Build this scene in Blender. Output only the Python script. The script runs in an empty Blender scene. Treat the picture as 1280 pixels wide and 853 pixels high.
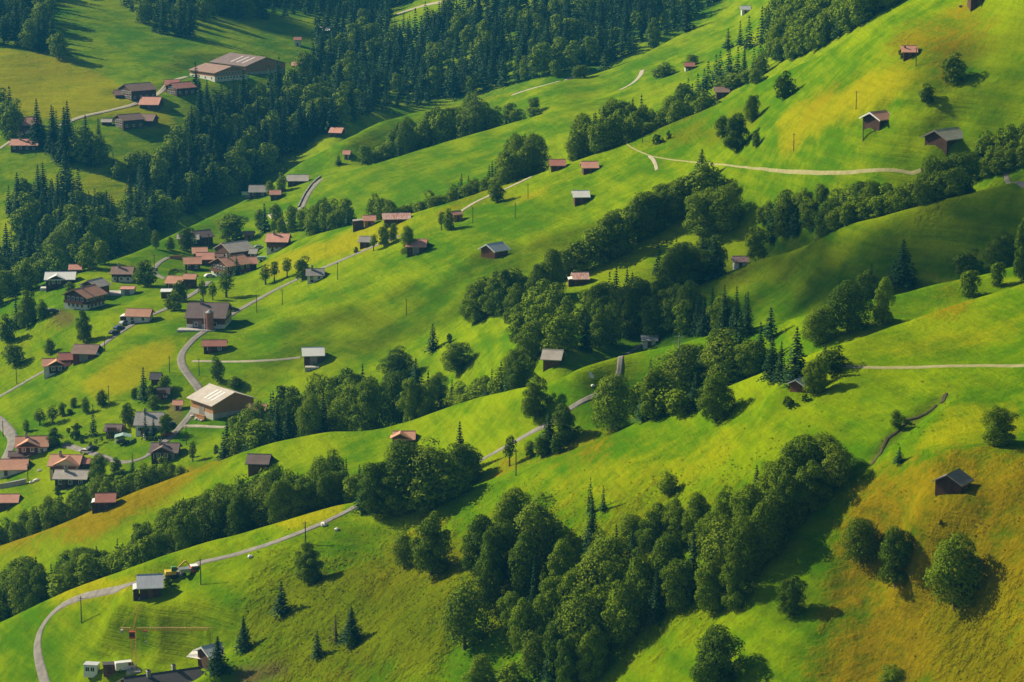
import bpy, bmesh, math, random
import numpy as np
from mathutils import Vector, Matrix
R = math.radians
rng = np.random.default_rng(7)
random.seed(7)
scene = bpy.context.scene
COL = scene.collection

# ------------------------------------------------------------------ camera constants (pixels below are those of a 1280 x 853 survey photo)
F_PX, U0, V0, PITCH, HC = 3200.0, 640.0, 426.5, R(-12.0), 300.0
CP, SP = math.cos(PITCH), math.sin(PITCH)

def project(x, y, z):
    """world -> survey pixel"""
    z = z - HC
    fwd = y*CP + z*SP
    up = -y*SP + z*CP
    return U0 + F_PX*x/fwd, V0 - F_PX*up/fwd

def pix_angles(u, v):
    """survey pixel -> azimuth, elevation of the sight line"""
    a = (np.asarray(u, float)-U0)/F_PX; b = -(np.asarray(v, float)-V0)/F_PX
    x = a; y = CP - b*SP; z = SP + b*CP
    return np.arctan2(x, y), np.arctan2(z, np.hypot(x, y))

# ------------------------------------------------------------------ terrain survey: crest lines of the spurs, from the nearest back
CREST = [
 ([(-330,850),(-100,800),(0,768),(45,747),(100,727),(200,694),(330,652),(440,622),(590,601),(640,578),(700,558),(760,535),(830,505),(880,488),(960,453),(1000,440),(1045,427),(1130,396),(1200,371),(1280,346),(1400,310),(1610,250)],
  [(-330,.08),(0,.10),(200,.10),(440,.07),(600,.035),(760,.06),(900,.10),(1000,.08),(1100,.06),(1280,.09),(1610,.09)]),
 ([(-330,740),(-100,700),(0,673),(60,655),(100,640),(180,602),(250,576),(320,551),(400,533),(470,530),(520,516),(580,491),(640,474),(700,458),(780,433),(830,420),(900,405),(970,394),(1020,382),(1110,365),(1200,341),(1280,317),(1400,280),(1610,215)],
  [(-330,.05),(0,.06),(200,.05),(320,.06),(450,.11),(600,.10),(800,.12),(960,.09),(1280,.10),(1610,.1)]),
 ([(-330,600),(700,412),(760,392),(795,383),(850,352),(900,331),(960,303),(1000,290),(1060,270),(1130,251),(1200,229),(1280,206),(1400,172),(1610,110)],
  [(-330,0),(770,0),(850,.05),(950,.09),(1280,.075),(1610,.07)]),
 ([(-330,420),(300,312),(390,292),(440,279),(520,268),(560,255),(600,241),(640,229),(700,208),(760,185),(790,173),(830,154),(890,127),(960,94),(1010,70),(1050,50),(1090,25),(1130,0),(1200,-40),(1610,-270)],
  [(-330,0),(330,0),(440,.05),(600,.09),(700,.07),(800,.07),(960,.11),(1130,.14),(1610,.14)]),
 ([(-330,380),(380,225),(420,213),(500,187),(560,170),(620,155),(640,148),(680,138),(740,120),(800,100),(1610,-300)],
  [(-330,0),(400,0),(460,.045),(640,.055),(690,.03),(740,0),(1610,0)]),
 ([(-330,460),(0,372),(60,347),(100,334),(170,308),(250,267),(320,236),(360,203),(400,178),(460,148),(520,134),(600,121),(680,101),(745,87),(800,65),(850,38),(910,4),(940,-20),(1100,-110),(1610,-400)],
  [(-330,.07),(0,.08),(200,.09),(400,.11),(600,.10),(800,.09),(940,.09),(1610,.1)]),
]
LAY = [
 # layer 0: the foreground meadow and knolls
 [(0,853,615),(0,790,635),(200,853,565),(190,740,588),(300,700,592),(440,650,585),(560,625,575),(640,853,475),(640,700,518),(640,620,560),(800,560,535),(850,510,555),(960,853,420),(960,600,472),(960,480,530),(1280,853,382),(1280,700,405),(1190,600,432),(1280,480,488),(1280,400,522),(1100,440,528),(1280,355,545),(380,853,520),(400,740,552),(-300,900,660),(1580,853,335),(1580,480,430),(1580,300,490),(0,1010,560),(640,1010,450),(1280,1010,345),(1120,720,440)],
 [(0,700,755),(130,635,735),(322,580,710),(510,545,690),(690,450,665),(690,500,640),(700,540,605),(800,445,650),(1100,385,595),(1280,330,620),(1010,410,590),(220,640,715)],
 [(0,640,820),(85,580,850),(205,560,825),(277,500,865),(40,450,1000),(105,370,1040),(0,400,1060),(255,390,985),(393,447,870),(380,345,1010),(290,320,1190),(520,308,975),(618,310,930),(450,470,840),(600,460,770),(700,400,770),(640,260,1000),(727,245,970),(-300,640,1050),(-300,480,1180),
  (830,400,730),(900,400,715),(1000,350,720),(1280,280,670),(1130,330,690),(960,310,770),(1580,190,630)],
 [(880,300,850),(1000,260,805),(1182,180,770),(1097,140,790),(1137,62,822),(1280,100,770),(1280,0,810),(1100,20,895),(960,130,905),(960,200,860),(900,215,875),(800,200,965),(1580,0,690),(1280,-200,930),(800,280,880)],
 [(862,85,1330),(932,15,1480),(700,130,1330),(600,190,1250),(480,230,1245),(400,240,1262),(340,290,1215),(320,255,1290),(1100,-60,1330)],
 [(418,165,1440),(520,160,1415),(640,130,1435),(750,93,1480),(850,45,1500),(400,200,1390)],
 [(0,330,1360),(150,280,1375),(30,182,1500),(170,117,1610),(230,110,1625),(230,150,1560),(120,168,1520),(195,182,1505),(0,60,1740),(310,75,1720),(320,150,1620),(450,80,1850),(640,60,1720),(560,10,1920),(800,20,1720),(0,0,1930),(320,0,2100),(640,0,1880),(-300,330,1370),(-300,200,1510),(-300,0,1860),(0,-200,2350),(640,-200,2300),(1000,-120,1700),(0,-360,2800),(640,-360,2800),(1280,-360,1500),(200,200,1480)],
]
NK = len(CREST)
_ug = np.arange(-460, 1760, 5.)
def _soft(p, s):
    p = np.array(p, float); y = np.interp(_ug, p[:,0], p[:,1]); n = int(3*s/5); k = np.exp(-.5*(np.arange(-n, n+1)*5/s)**2)
    return np.convolve(np.pad(y, n, mode='edge'), k/k.sum(), 'valid')
_CV = [_soft(c[0], 9.) for c in CREST]; _CG = [_soft(c[1], 70.) for c in CREST]
def crest_v(k, u): return np.interp(u, _ug, _CV[k])
def crest_g(k, u): return np.interp(u, _ug, _CG[k])

def _tps(P, y, lam):
    n = len(P); d = np.linalg.norm(P[:,None]-P[None], axis=2)
    K = np.where(d > 0, d*d*np.log(d+1e-12), 0) + lam*np.eye(n)
    Q = np.c_[np.ones(n), P]; A = np.block([[K, Q], [Q.T, np.zeros((3,3))]])
    s = np.linalg.solve(A, np.r_[y, np.zeros(3)])
    return s
_pts, _val = [], []
for L, rows in enumerate(LAY):
    for (u, v, r) in rows:
        j = 0.0
        for k in range(NK):
            if v < crest_v(k, u): j += crest_g(k, u)
        _pts.append((u/400, v/400)); _val.append(math.log(400)+.9*(math.log(r)-math.log(400))-j)
_pts = np.array(_pts); _val = np.array(_val)
_s = _tps(_pts, _val, 0.02)
def S_eval(u, v):
    sh = np.shape(u); q = np.c_[np.ravel(u)/400, np.ravel(v)/400]
    out = np.empty(len(q))
    for i in range(0, len(q), 20000):
        b = q[i:i+20000]; d = np.linalg.norm(b[:,None]-_pts[None], axis=2)
        out[i:i+20000] = np.where(d > 0, d*d*np.log(d+1e-12), 0)@_s[:-3] + _s[-3] + b@_s[-2:]
    return out.reshape(sh)
_lu = np.arange(-420, 1720, 20.); _lv = np.arange(-620, 1140, 20.)
_LS = S_eval(*np.meshgrid(_lu, _lv, indexing='ij'))
def S(u, v):
    u = np.clip(u, -340, 1630)
    a = np.clip((u+420)/20, 0, len(_lu)-1.001); b = np.clip((v+620)/20, 0, len(_lv)-1.001)
    i = a.astype(int); j = b.astype(int); a = a-i; b = b-j
    return (_LS[i,j]*(1-a)+_LS[i+1,j]*a)*(1-b)+(_LS[i,j+1]*(1-a)+_LS[i+1,j+1]*a)*b

NA, NR = 1180, 960
AZ = np.linspace(math.atan((-900-U0)/F_PX/CP), math.atan((2350-U0)/F_PX/CP), NA)
RR = np.exp(np.linspace(math.log(270.), math.log(2900.), NR))
EL = np.linspace(R(-23.5), R(1.6), 900)
_A, _E = np.meshgrid(AZ, EL, indexing='ij')
_U, _V = project(np.cos(_E)*np.sin(_A), np.cos(_E)*np.cos(_A), np.sin(_E)+HC)
_LR = S(_U, _V)
_H = [(_V < crest_v(k, _U)) for k in range(NK)]
for k in range(NK): _LR = _LR + crest_g(k, _U)*_H[k]
Z = np.empty((NA, NR))
for i in range(NA):
    lr = np.maximum.accumulate(_LR[i] + np.arange(len(EL))*1e-6)
    r = np.exp(lr); z = HC + r*np.tan(EL)
    rs, zs = [r], [z]
    for k in range(NK):                                  # the hidden gully behind each crest
        h = _H[k][i]; n = int(np.argmax(h))
        if n == 0: continue
        ra, rb = r[n-1], r[n]
        gap = rb-ra
        if gap < 3: continue
        t = np.linspace(.08, .92, 12)
        rs.append(ra+gap*t); zs.append(z[n-1]+(z[n]-z[n-1])*t - 4*.11*gap*t*(1-t))
    rs = np.concatenate(rs); zs = np.concatenate(zs); o = np.argsort(rs, kind='stable')
    rs, zs = rs[o], zs[o]
    Z[i] = np.interp(RR, rs, zs)
    lo = RR < rs[0]
    Z[i, lo] = zs[0]-.12*(rs[0]-RR[lo])
def blur(A, s, ax):
    n = int(3*s)+1; k = np.exp(-.5*(np.arange(-n, n+1)/s)**2); k /= k.sum()
    P = np.pad(A, [(n, n) if a == ax else (0, 0) for a in (0, 1)], mode='edge')
    out = np.zeros_like(A)
    for j, w in enumerate(k):
        out += w*(P[j:j+A.shape[0]] if ax == 0 else P[:, j:j+A.shape[1]])
    return out
Z = blur(blur(Z, 3.2, 1), 3.8, 0)
X = RR[None, :]*np.sin(AZ)[:, None]; Y = RR[None, :]*np.cos(AZ)[:, None]

# relief noise in world space
_perm = rng.permutation(4096)
_hash = rng.random(4096)
def vnoise(x, y, s=0):
    xi = np.floor(x).astype(int); yi = np.floor(y).astype(int); fx = x-xi; fy = y-yi
    fx = fx*fx*fx*(fx*(fx*6-15)+10); fy = fy*fy*fy*(fy*(fy*6-15)+10)
    h = lambda a, b: _hash[(_perm[(a+s*57) & 4095]+b*131) & 4095]
    return (h(xi,yi)*(1-fx)+h(xi+1,yi)*fx)*(1-fy)+(h(xi,yi+1)*(1-fx)+h(xi+1,yi+1)*fx)*fy - .5
Z += 1.5*vnoise(X/46, Y/60, 1) + .7*vnoise(X/19, Y/24, 2) + .22*vnoise(X/6, Y/8, 3)
# banks, hollows and knolls traced along the ground: survey polyline, half width (m), height (m)
_ELV0 = np.arctan2(Z-HC, RR[None, :]); _D0 = AZ[1]-AZ[0]
def _g0(u, v):
    az, el = pix_angles(u, v); a = float(np.clip((az-AZ[0])/_D0, 0, NA-1.001)); i = int(a); a -= i
    c = _ELV0[i]*(1-a)+_ELV0[i+1]*a; j = max(int(np.argmax(c >= float(el))), 1); r = RR[j]
    return r*math.sin(float(az)), r*math.cos(float(az))
RELIEF = [
 ([(620,880),(700,800),(800,745),(900,720),(990,660),(1040,615)], 20, -4.5), ([(960,880),(1010,800),(1075,722),(1105,700)], 13, 4.5), ([(1100,720),(1180,690),(1240,640)], 12, 1.6),
 ([(1310,670),(1270,745),(1230,815),(1205,890)], 13, -9), ([(1155,860),(1180,800),(1170,740)], 10, 1.5), ([(470,880),(530,790),(600,715)], 11, 3.2), ([(385,880),(410,800),(420,745),(450,700)], 13, -6.5),
 ([(560,740),(500,700),(420,690)], 6, 1.3), ([(350,715),(410,694),(480,670),(540,657)], 5, -3.0), ([(330,790),(352,745),(372,712)], 4, -2.0), ([(1086,582),(1105,556),(1150,518),(1187,492)], 1.6, -1.3), ([(1060,590),(1100,540),(1150,505)], 9, 1.0),
 ([(975,196),(1040,176),(1090,154),(1160,124),(1200,97),(1225,70)], 3, -1.5), ([(950,175),(1060,105),(1150,45)], 22, 4.0), ([(1170,160),(1230,105),(1290,50)], 20, -4.5), ([(1300,150),(1220,175),(1150,195)], 16, 2.0), ([(545,400),(590,365),(640,335)], 8, -2.2),
 ([(250,405),(330,366),(420,326),(520,286),(610,250)], 32, 6.0), ([(300,505),(400,470),(520,420),(640,372),(760,312)], 40, -8.0), ([(420,400),(520,362),(600,330)], 16, 1.5), ([(690,640),(800,600),(900,560)], 14, 1.8), ([(640,610),(740,580),(840,540)], 10, -1.2),
 ([(1000,560),(1060,500),(1180,480)], 14, 1.5), ([(880,400),(960,350),(1080,310),(1200,280)], 10, 2.0), ([(840,380),(960,325),(1060,290)], 6, -1.6), ([(960,385),(1080,340),(1200,310)], 12, -2.0),
 ([(60,830),(140,800),(260,780)], 22, 2.0), ([(300,760),(340,720),(360,690)], 9, 1.5), ([(640,300),(720,270),(800,235)], 16, -1.8), ([(560,300),(660,270),(760,230)], 14, 1.5), ([(100,500),(180,480),(240,500)], 25, 2),
 ([(0,110),(100,130),(200,125)], 40, 3.5), ([(20,90),(60,120),(90,150)], 14, -3.0), ([(80,80),(140,110),(180,130)], 14, -2.5),
]
for pts, hw, hh in RELIEF:
    P = np.array([_g0(*p) for p in pts]); best = np.full(X.shape, 1e9)
    m = (X > P[:, 0].min()-4*hw) & (X < P[:, 0].max()+4*hw) & (Y > P[:, 1].min()-4*hw) & (Y < P[:, 1].max()+4*hw)
    xs, ys = X[m], Y[m]; b = np.full(xs.shape, 1e9)
    for i in range(len(P)-1):
        d = P[i+1]-P[i]; t = np.clip(((xs-P[i, 0])*d[0]+(ys-P[i, 1])*d[1])/max(d@d, 1e-6), 0, 1)
        q = (xs-P[i, 0]-t*d[0])**2+(ys-P[i, 1]-t*d[1])**2; k = q < b; b[k] = q[k]
    de = np.minimum((xs-P[0, 0])**2+(ys-P[0, 1])**2, (xs-P[-1, 0])**2+(ys-P[-1, 1])**2)
    Z[m] += hh*np.exp(-.5*b/hw**2)*(1-.6*np.exp(-.5*de/(1.6*hw)**2))

# hummocks and cattle terraces of the unmown foreground slopes
def in_poly(U, V, poly):
    c = np.zeros(U.shape, bool); n = len(poly)
    for i in range(n):
        (x0, y0), (x1, y1) = poly[i], poly[i-1]
        if y0 == y1: continue
        c ^= ((y0 > V) != (y1 > V)) & (U < (x1-x0)*(V-y0)/(y1-y0)+x0)
    return c
_pu, _pv = project(X, Y, Z)
_rg = blur(blur(in_poly(_pu, _pv, [(345,715),(480,660),(600,640),(760,628),(940,640),(1060,600),(1130,585),(1290,556),(1500,540),(1500,1000),(330,1000)]).astype(float), 14, 0), 10, 1)*(RR[None, :] < 640)
_wb = 1.2*vnoise(X/14, Y/14, 41)+.5*vnoise(X/5, Y/5, 42)
Z += _rg*(1.5*vnoise(X/9, Y/9, 43)+.8*vnoise(X/4.2, Y/4.2, 44)+.13*np.sin((Z+_wb)*2*math.pi/1.5)*(vnoise(X/20, Y/20, 45)+.5))
# level stands cut into the slope under the buildings: column, row, radius (m)
_ELV0 = np.arctan2(Z-HC, RR[None, :])
PADS = [(1191,609,6),(1097,148,3.5),(1182,172,5),(618,317,7),(999,487,5),(268,820,7),(205,860,9),(106,382,12),(278,512,13),(293,322,9),(289,342,9),(310,88,24),(273,97,20),(31,162,9),(172,121,11),(161,157,9),(226,116,9),(188,744,7),(257,408,12),(851,501,4),(137,840,4),(118,841,3),(160,838,4)]
for u, v, rad in PADS:
    gx, gy = _g0(u, v); d = np.hypot(X-gx, Y-gy); m = d < rad*2.2
    zc = float((Z[m]*np.exp(-(d[m]/2.)**2)).sum()/np.exp(-(d[m]/2.)**2).sum()); w = 1-np.clip((d[m]-rad*.75)/(rad*1.2), 0, 1); w = w*w*(3-2*w)
    Z[m] = Z[m]+(zc+.22*(Z[m]-zc)-Z[m])*w
# ------------------------------------------------------------------ ground queries
_ELV = np.arctan2(Z-HC, RR[None, :])
_DA = AZ[1]-AZ[0]; _LR0 = math.log(RR[0]); _DLR = math.log(RR[1]/RR[0])
def ground_z(x, y):
    a = (math.atan2(x, y)-AZ[0])/_DA; b = (math.log(math.hypot(x, y))-_LR0)/_DLR
    a = min(max(a, 0), NA-1.001); b = min(max(b, 0), NR-1.001); i = int(a); j = int(b); a -= i; b -= j
    return (Z[i,j]*(1-a)+Z[i+1,j]*a)*(1-b)+(Z[i,j+1]*(1-a)+Z[i+1,j+1]*a)*b
def column(az):
    a = min(max((az-AZ[0])/_DA, 0), NA-1.001); i = int(a); a -= i
    return _ELV[i]*(1-a)+_ELV[i+1]*a
def ground_at(u, v):
    """first ground point met by the sight line of a survey pixel"""
    az, el = pix_angles(u, v); az = float(az); el = float(el)
    c = column(az); j = int(np.argmax(c >= el))
    if j == 0: r = RR[-1]
    else:
        t = (el-c[j-1])/(c[j]-c[j-1]); r = math.exp(_LR0+(j-1+t)*_DLR)
    x, y = r*math.sin(az), r*math.cos(az)
    return x, y, ground_z(x, y)
def gully_at(u, k, t):
    """a point in the hollow behind crest k, t = 0 at the crest .. 1 where ground shows again"""
    az, el0 = pix_angles(u, float(crest_v(k, u))+16); az = float(az); c = column(az)
    j = int(np.argmax(c >= float(el0))); e = min(j+160, NR-2)
    while j < e and c[j+1] > c[j]: j += 1                      # climb to the brow
    jb = j+1
    while jb < NR-2 and c[jb] < c[j]: jb += 1                  # far rim
    if jb-j < 4: jb = j+8
    ra, rb = RR[j], RR[min(jb, NR-1)]; r = ra+(rb-ra)*t
    x, y = r*math.sin(az), r*math.cos(az)
    return x, y, ground_z(x, y)
# ------------------------------------------------------------------ materials
def nodes(name):
    m = bpy.data.materials.new(name); m.use_nodes = True
    nt = m.node_tree; return m, nt, nt.nodes, nt.links, nt.nodes['Principled BSDF']
def N(nt, t, **kw):
    n = nt.nodes.new(t)
    for k, v in kw.items():
        if k in n.inputs: n.inputs[k].default_value = v
        else: setattr(n, k, v)
    return n
def mixc(nt, fac, a, b, mode='MIX'):
    n = nt.nodes.new('ShaderNodeMix'); n.data_type = 'RGBA'; n.blend_type = mode
    for i, s in ((0, fac), (6, a), (7, b)):
        if hasattr(s, 'links') or hasattr(s, 'is_linked'): nt.links.new(s, n.inputs[i])
        elif i == 0: n.inputs[0].default_value = s
        else: n.inputs[i].default_value = (*s, 1) if len(s) == 3 else s
    return n.outputs[2]
def ramp(nt, src, lo, hi):
    n = nt.nodes.new('ShaderNodeMapRange'); n.interpolation_type = 'SMOOTHSTEP'
    n.inputs[1].default_value = lo; n.inputs[2].default_value = hi; nt.links.new(src, n.inputs[0]); return n.outputs[0]
def mth(nt, op, a, b=0.0):
    n = nt.nodes.new('ShaderNodeMath'); n.operation = op
    for i, s in ((0, a), (1, b)):
        if isinstance(s, (int, float)): n.inputs[i].default_value = s
        else: nt.links.new(s, n.inputs[i])
    return n.outputs[0]
def noise(nt, vec, scale, detail=3, rough=.55):
    n = nt.nodes.new('ShaderNodeTexNoise'); n.inputs['Scale'].default_value = scale; n.inputs['Detail'].default_value = detail; n.inputs['Roughness'].default_value = rough
    nt.links.new(vec, n.inputs['Vector']); return n.outputs[0]
def scaled(nt, vec, s):
    n = nt.nodes.new('ShaderNodeMapping'); n.inputs['Scale'].default_value = s; nt.links.new(vec, n.inputs[0]); return n.outputs[0]

def grass_material():
    m, nt, nn, lk, b = nodes('meadow_grass')
    P = nn.new('ShaderNodeNewGeometry').outputs['Position']
    A = lambda n: N(nt, 'ShaderNodeAttribute', attribute_name=n).outputs['Fac']
    sub = lambda a, k: mth(nt, 'MULTIPLY', mth(nt, 'SUBTRACT', a, .5), k)
    add = lambda *q: q[0] if len(q) == 1 else mth(nt, 'ADD', q[0], add(*q[1:]))
    big = noise(nt, P, .012, 4); mid = noise(nt, P, .06, 5, .6); fine = noise(nt, P, 1.1, 5, .75)
    tuft = noise(nt, P, .33, 4, .65)
    wob = scaled(nt, P, (.045, .045, .8))
    strip = noise(nt, wob, 1.0, 4, .7)                                   # cattle paths that follow the contour
    mow = noise(nt, scaled(nt, P, (.02, .02, .35)), 1.0, 2, .5)
    col = mixc(nt, ramp(nt, add(sub(big, 1.2), sub(mid, 1.2), sub(mow, .7), sub(tuft, .4)), -.32, .34), (.056, .150, .0002), (.190, .262, .0003))
    rough = ramp(nt, add(A('rough'), sub(mid, 1.0), sub(tuft, .9)), .25, .75)
    yel = ramp(nt, add(A('yellow'), sub(mid, .9), sub(tuft, .5)), .2, .85)
    dry = ramp(nt, add(A('dry'), sub(mid, 1.1), sub(tuft, 1.2), sub(fine, .5)), .2, .9)
    col = mixc(nt, mth(nt, 'MULTIPLY', yel, .85), col, (.27, .26, .0003))
    col = mixc(nt, mth(nt, 'MULTIPLY', dry, .88), col, (.225, .158, .0012))
    col = mixc(nt, mth(nt, 'MULTIPLY', rough, .75), col, (.105, .130, .0006))
    col = mixc(nt, mth(nt, 'MULTIPLY', ramp(nt, strip, .45, .66), .20), col, (.085, .085, .002))
    col = mixc(nt, A('bare'), col, (.11, .08, .03))
    v = add(.42, mth(nt, 'MULTIPLY', fine, .75), mth(nt, 'MULTIPLY', tuft, .4))
    cc = nn.new('ShaderNodeCombineColor')
    for i in range(3): lk.new(v, cc.inputs[i])
    col = mixc(nt, 1.0, col, cc.outputs[0], 'MULTIPLY')
    lk.new(col, b.inputs['Base Color']); b.inputs['Roughness'].default_value = .95; b.inputs['Specular IOR Level'].default_value = 0
    hgt = add(mth(nt, 'MULTIPLY', fine, .42), mth(nt, 'MULTIPLY', strip, .9), mth(nt, 'MULTIPLY', tuft, add(.4, mth(nt, 'MULTIPLY', rough, 1.2), mth(nt, 'MULTIPLY', dry, .5))))
    bp = N(nt, 'ShaderNodeBump', Strength=.9, Distance=.95); lk.new(hgt, bp.inputs['Height']); lk.new(bp.outputs[0], b.inputs['Normal'])
    return m

def simple_mat(name, c1, c2, scale=1.5, rough=.85, metal=0, bump=0., stretch=(1, 1, 1), spec=.3, objvar=0.):
    """two-tone weathered surface: object-space noise, optional stretch for boards / sheets"""
    m, nt, nn, lk, b = nodes(name)
    O = nn.new('ShaderNodeTexCoord').outputs['Object']
    a = noise(nt, scaled(nt, O, stretch), scale, 5, .65); g = noise(nt, O, .35, 3)
    col = mixc(nt, ramp(nt, mth(nt, 'ADD', mth(nt, 'MULTIPLY', a, .7), mth(nt, 'MULTIPLY', g, .3)), .34, .66), c1, c2)
    if objvar:
        r = nn.new('ShaderNodeObjectInfo').outputs['Random']
        h = N(nt, 'ShaderNodeHueSaturation'); lk.new(col, h.inputs['Color'])
        lk.new(mth(nt, 'ADD', 1-objvar, mth(nt, 'MULTIPLY', r, 2*objvar)), h.inputs['Value']); col = h.outputs[0]
    lk.new(col, b.inputs['Base Color']); b.inputs['Roughness'].default_value = rough; b.inputs['Metallic'].default_value = metal
    b.inputs['Specular IOR Level'].default_value = spec
    if bump:
        bp = N(nt, 'ShaderNodeBump', Strength=.6, Distance=bump); lk.new(a, bp.inputs['Height']); lk.new(bp.outputs[0], b.inputs['Normal'])
    return m
M = {}
def mk(n, *a, **k): M[n] = simple_mat(n, *a, **k)
VERT = (6, 6, .4)
mk('dark_wood', (.050, .028, .018), (.12, .066, .042), 2.2, .9, 0, .03, VERT, .15)
mk('brown_wood', (.10, .045, .022), (.21, .098, .045), 2.2, .9, 0, .03, VERT, .15)
mk('orange_wood', (.30, .145, .055), (.46, .235, .10), 2.2, .85, 0, .02, VERT, .2)
mk('red_wood', (.12, .030, .022), (.20, .055, .035), 2.2, .9, 0, .02, VERT, .15)
mk('grey_wood', (.16, .14, .12), (.30, .27, .24), 2.2, .9, 0, .02, VERT, .15)
mk('plaster', (.55, .53, .49), (.74, .72, .68), .8, .9)
mk('cream_plaster', (.55, .42, .26), (.68, .54, .36), .8, .9)
mk('stone', (.20, .19, .17), (.40, .38, .35), 2.5, .95, 0, .06)
mk('concrete', (.33, .32, .30), (.48, .46, .43), 1.2, .9)
ROW = (.6, 9, 9)
mk('orange_tile', (.50, .235, .15), (.68, .36, .25), 1.6, .8, 0, .04, ROW, .2, .12)
mk('pink_tile', (0.512, 0.232, 0.171), (0.732, 0.366, 0.281), 1.6, .8, 0, .04, ROW, .2, .12)
mk('red_tile', (.36, .13, .10), (.48, .21, .165), 1.6, .8, 0, .04, ROW, .2, .1)
mk('brown_tile', (0.207, 0.128, 0.104), (0.342, 0.220, 0.183), 1.6, .85, 0, .04, ROW, .2, .12)
mk('mauve_tile', (0.140, 0.098, 0.095), (0.232, 0.171, 0.165), 1.6, .85, 0, .04, ROW, .2, .1)
mk('grey_tile', (0.244, 0.226, 0.220), (0.403, 0.378, 0.360), 1.6, .85, 0, .04, ROW, .2, .12)
mk('slate_tile', (.05, .046, .05), (.095, .085, .09), 1.6, .75, 0, .03, ROW, .3, .1)
mk('grey_shingle', (0.366, 0.317, 0.281), (0.573, 0.512, 0.464), 1.6, .85, 0, .05, ROW, .2, .08)
mk('tin_sheet', (.50, .51, .53), (.68, .69, .71), .8, .5, .3, .01, (9, .5, 1), .5)
mk('white_sheet', (.72, .70, .68), (.85, .84, .82), .8, .6, 0, .01, (9, .5, 1), .4)
mk('rusty_sheet', (0.512, 0.159, 0.122), (0.800, 0.610, 0.549), .9, .7, 0, .01, (3, 1, 1), .3)
mk('white_paint', (.74, .74, .73), (.84, .84, .83), 2, .5)
mk('window_dark', (.018, .022, .028), (.035, .04, .05), 1, .12, 0, 0, (1, 1, 1), .6)
mk('asphalt', (.15, .138, .13), (.24, .22, .20), .5, .95, 0, .01)
mk('gravel', (.28, .25, .18), (.42, .37, .28), .9, .98, 0, .03)
mk('track_dirt', (.22, .205, .085), (.31, .285, .14), .6, .98, 0, .03)
mk('soil', (.030, .026, .010), (.075, .062, .022), 1.2, .98, 0, .05)
mk('bark', (.055, .042, .032), (.12, .095, .075), 3, .95, 0, .04, (5, 5, .6), .1)
mk('pole_wood', (.06, .045, .035), (.11, .085, .065), 3, .9, 0, 0, (5, 5, .4), .1)
mk('steel', (.30, .31, .32), (.42, .43, .44), 2, .45, .6)
mk('crane_paint', (.46, .22, .03), (.55, .29, .05), 2, .5)
mk('cab_red', (.45, .05, .03), (.55, .08, .05), 2, .5)
mk('rubber', (.015, .015, .015), (.03, .03, .03), 4, .9)
mk('car_white', (.70, .70, .70), (.76, .76, .76), 1, .3, 0, 0, (1, 1, 1), .6)
mk('car_silver', (.38, .39, .41), (.46, .47, .49), 1, .3, .5, 0, (1, 1, 1), .6)
mk('car_dark', (.015, .017, .022), (.03, .032, .04), 1, .25, 0, 0, (1, 1, 1), .6)
mk('car_blue', (.025, .045, .13), (.04, .07, .18), 1, .25, 0, 0, (1, 1, 1), .6)
mk('car_red', (.28, .02, .04), (.36, .035, .06), 1, .3, 0, 0, (1, 1, 1), .6)
mk('digger_yellow', (.55, .36, .03), (.66, .45, .05), 2, .5)
mk('digger_green', (.07, .22, .05), (.11, .30, .08), 2, .5)
mk('teal_paint', (.22, .36, .32), (.32, .44, .40), 2, .5)
mk('canvas', (.74, .70, .62), (.84, .80, .73), 2, .8)
mk('stone_white', (.60, .58, .54), (.75, .73, .69), 3, .9)

# ------------------------------------------------------------------ helpers for meshes
def link_mesh(name, verts, faces, mats, parent=None, midx=None, smooth=False):
    me = bpy.data.meshes.new(name); me.from_pydata([tuple(v) for v in verts], [], [tuple(f) for f in faces])
    for mt in (mats if isinstance(mats, (list, tuple)) else [mats]): me.materials.append(mt)
    if midx is not None: me.polygons.foreach_set('material_index', np.asarray(midx, dtype=np.int32))
    if smooth: me.polygons.foreach_set('use_smooth', np.ones(len(me.polygons), dtype=bool))
    me.update(); o = bpy.data.objects.new(name, me); COL.objects.link(o)
    if parent: o.parent = parent
    return o
def quads_mesh(name, V, nq, mats, midx=None, normals=None):
    """V: (4n,3) array, n quads"""
    me = bpy.data.meshes.new(name); n = nq
    me.vertices.add(len(V)); me.vertices.foreach_set('co', V.astype(np.float32).ravel())
    me.loops.add(4*n); me.loops.foreach_set('vertex_index', np.arange(4*n, dtype=np.int32))
    me.polygons.add(n); me.polygons.foreach_set('loop_start', np.arange(0, 4*n, 4, dtype=np.int32)); me.polygons.foreach_set('loop_total', np.full(n, 4, dtype=np.int32))
    for mt in mats: me.materials.append(mt)
    if midx is not None: me.polygons.foreach_set('material_index', midx.astype(np.int32))
    me.update(); me.validate()
    return me
def tag(o, label=None, cat=None, group=None, kind=None):
    if label: o['label'] = label
    if cat: o['category'] = cat
    if group: o['group'] = group
    if kind: o['kind'] = kind
    return o
def empty(name, loc, rz=0.):
    o = bpy.data.objects.new(name, None); o.empty_display_size = .5; o.location = loc; o.rotation_euler = (0, 0, rz); COL.objects.link(o); return o

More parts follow.
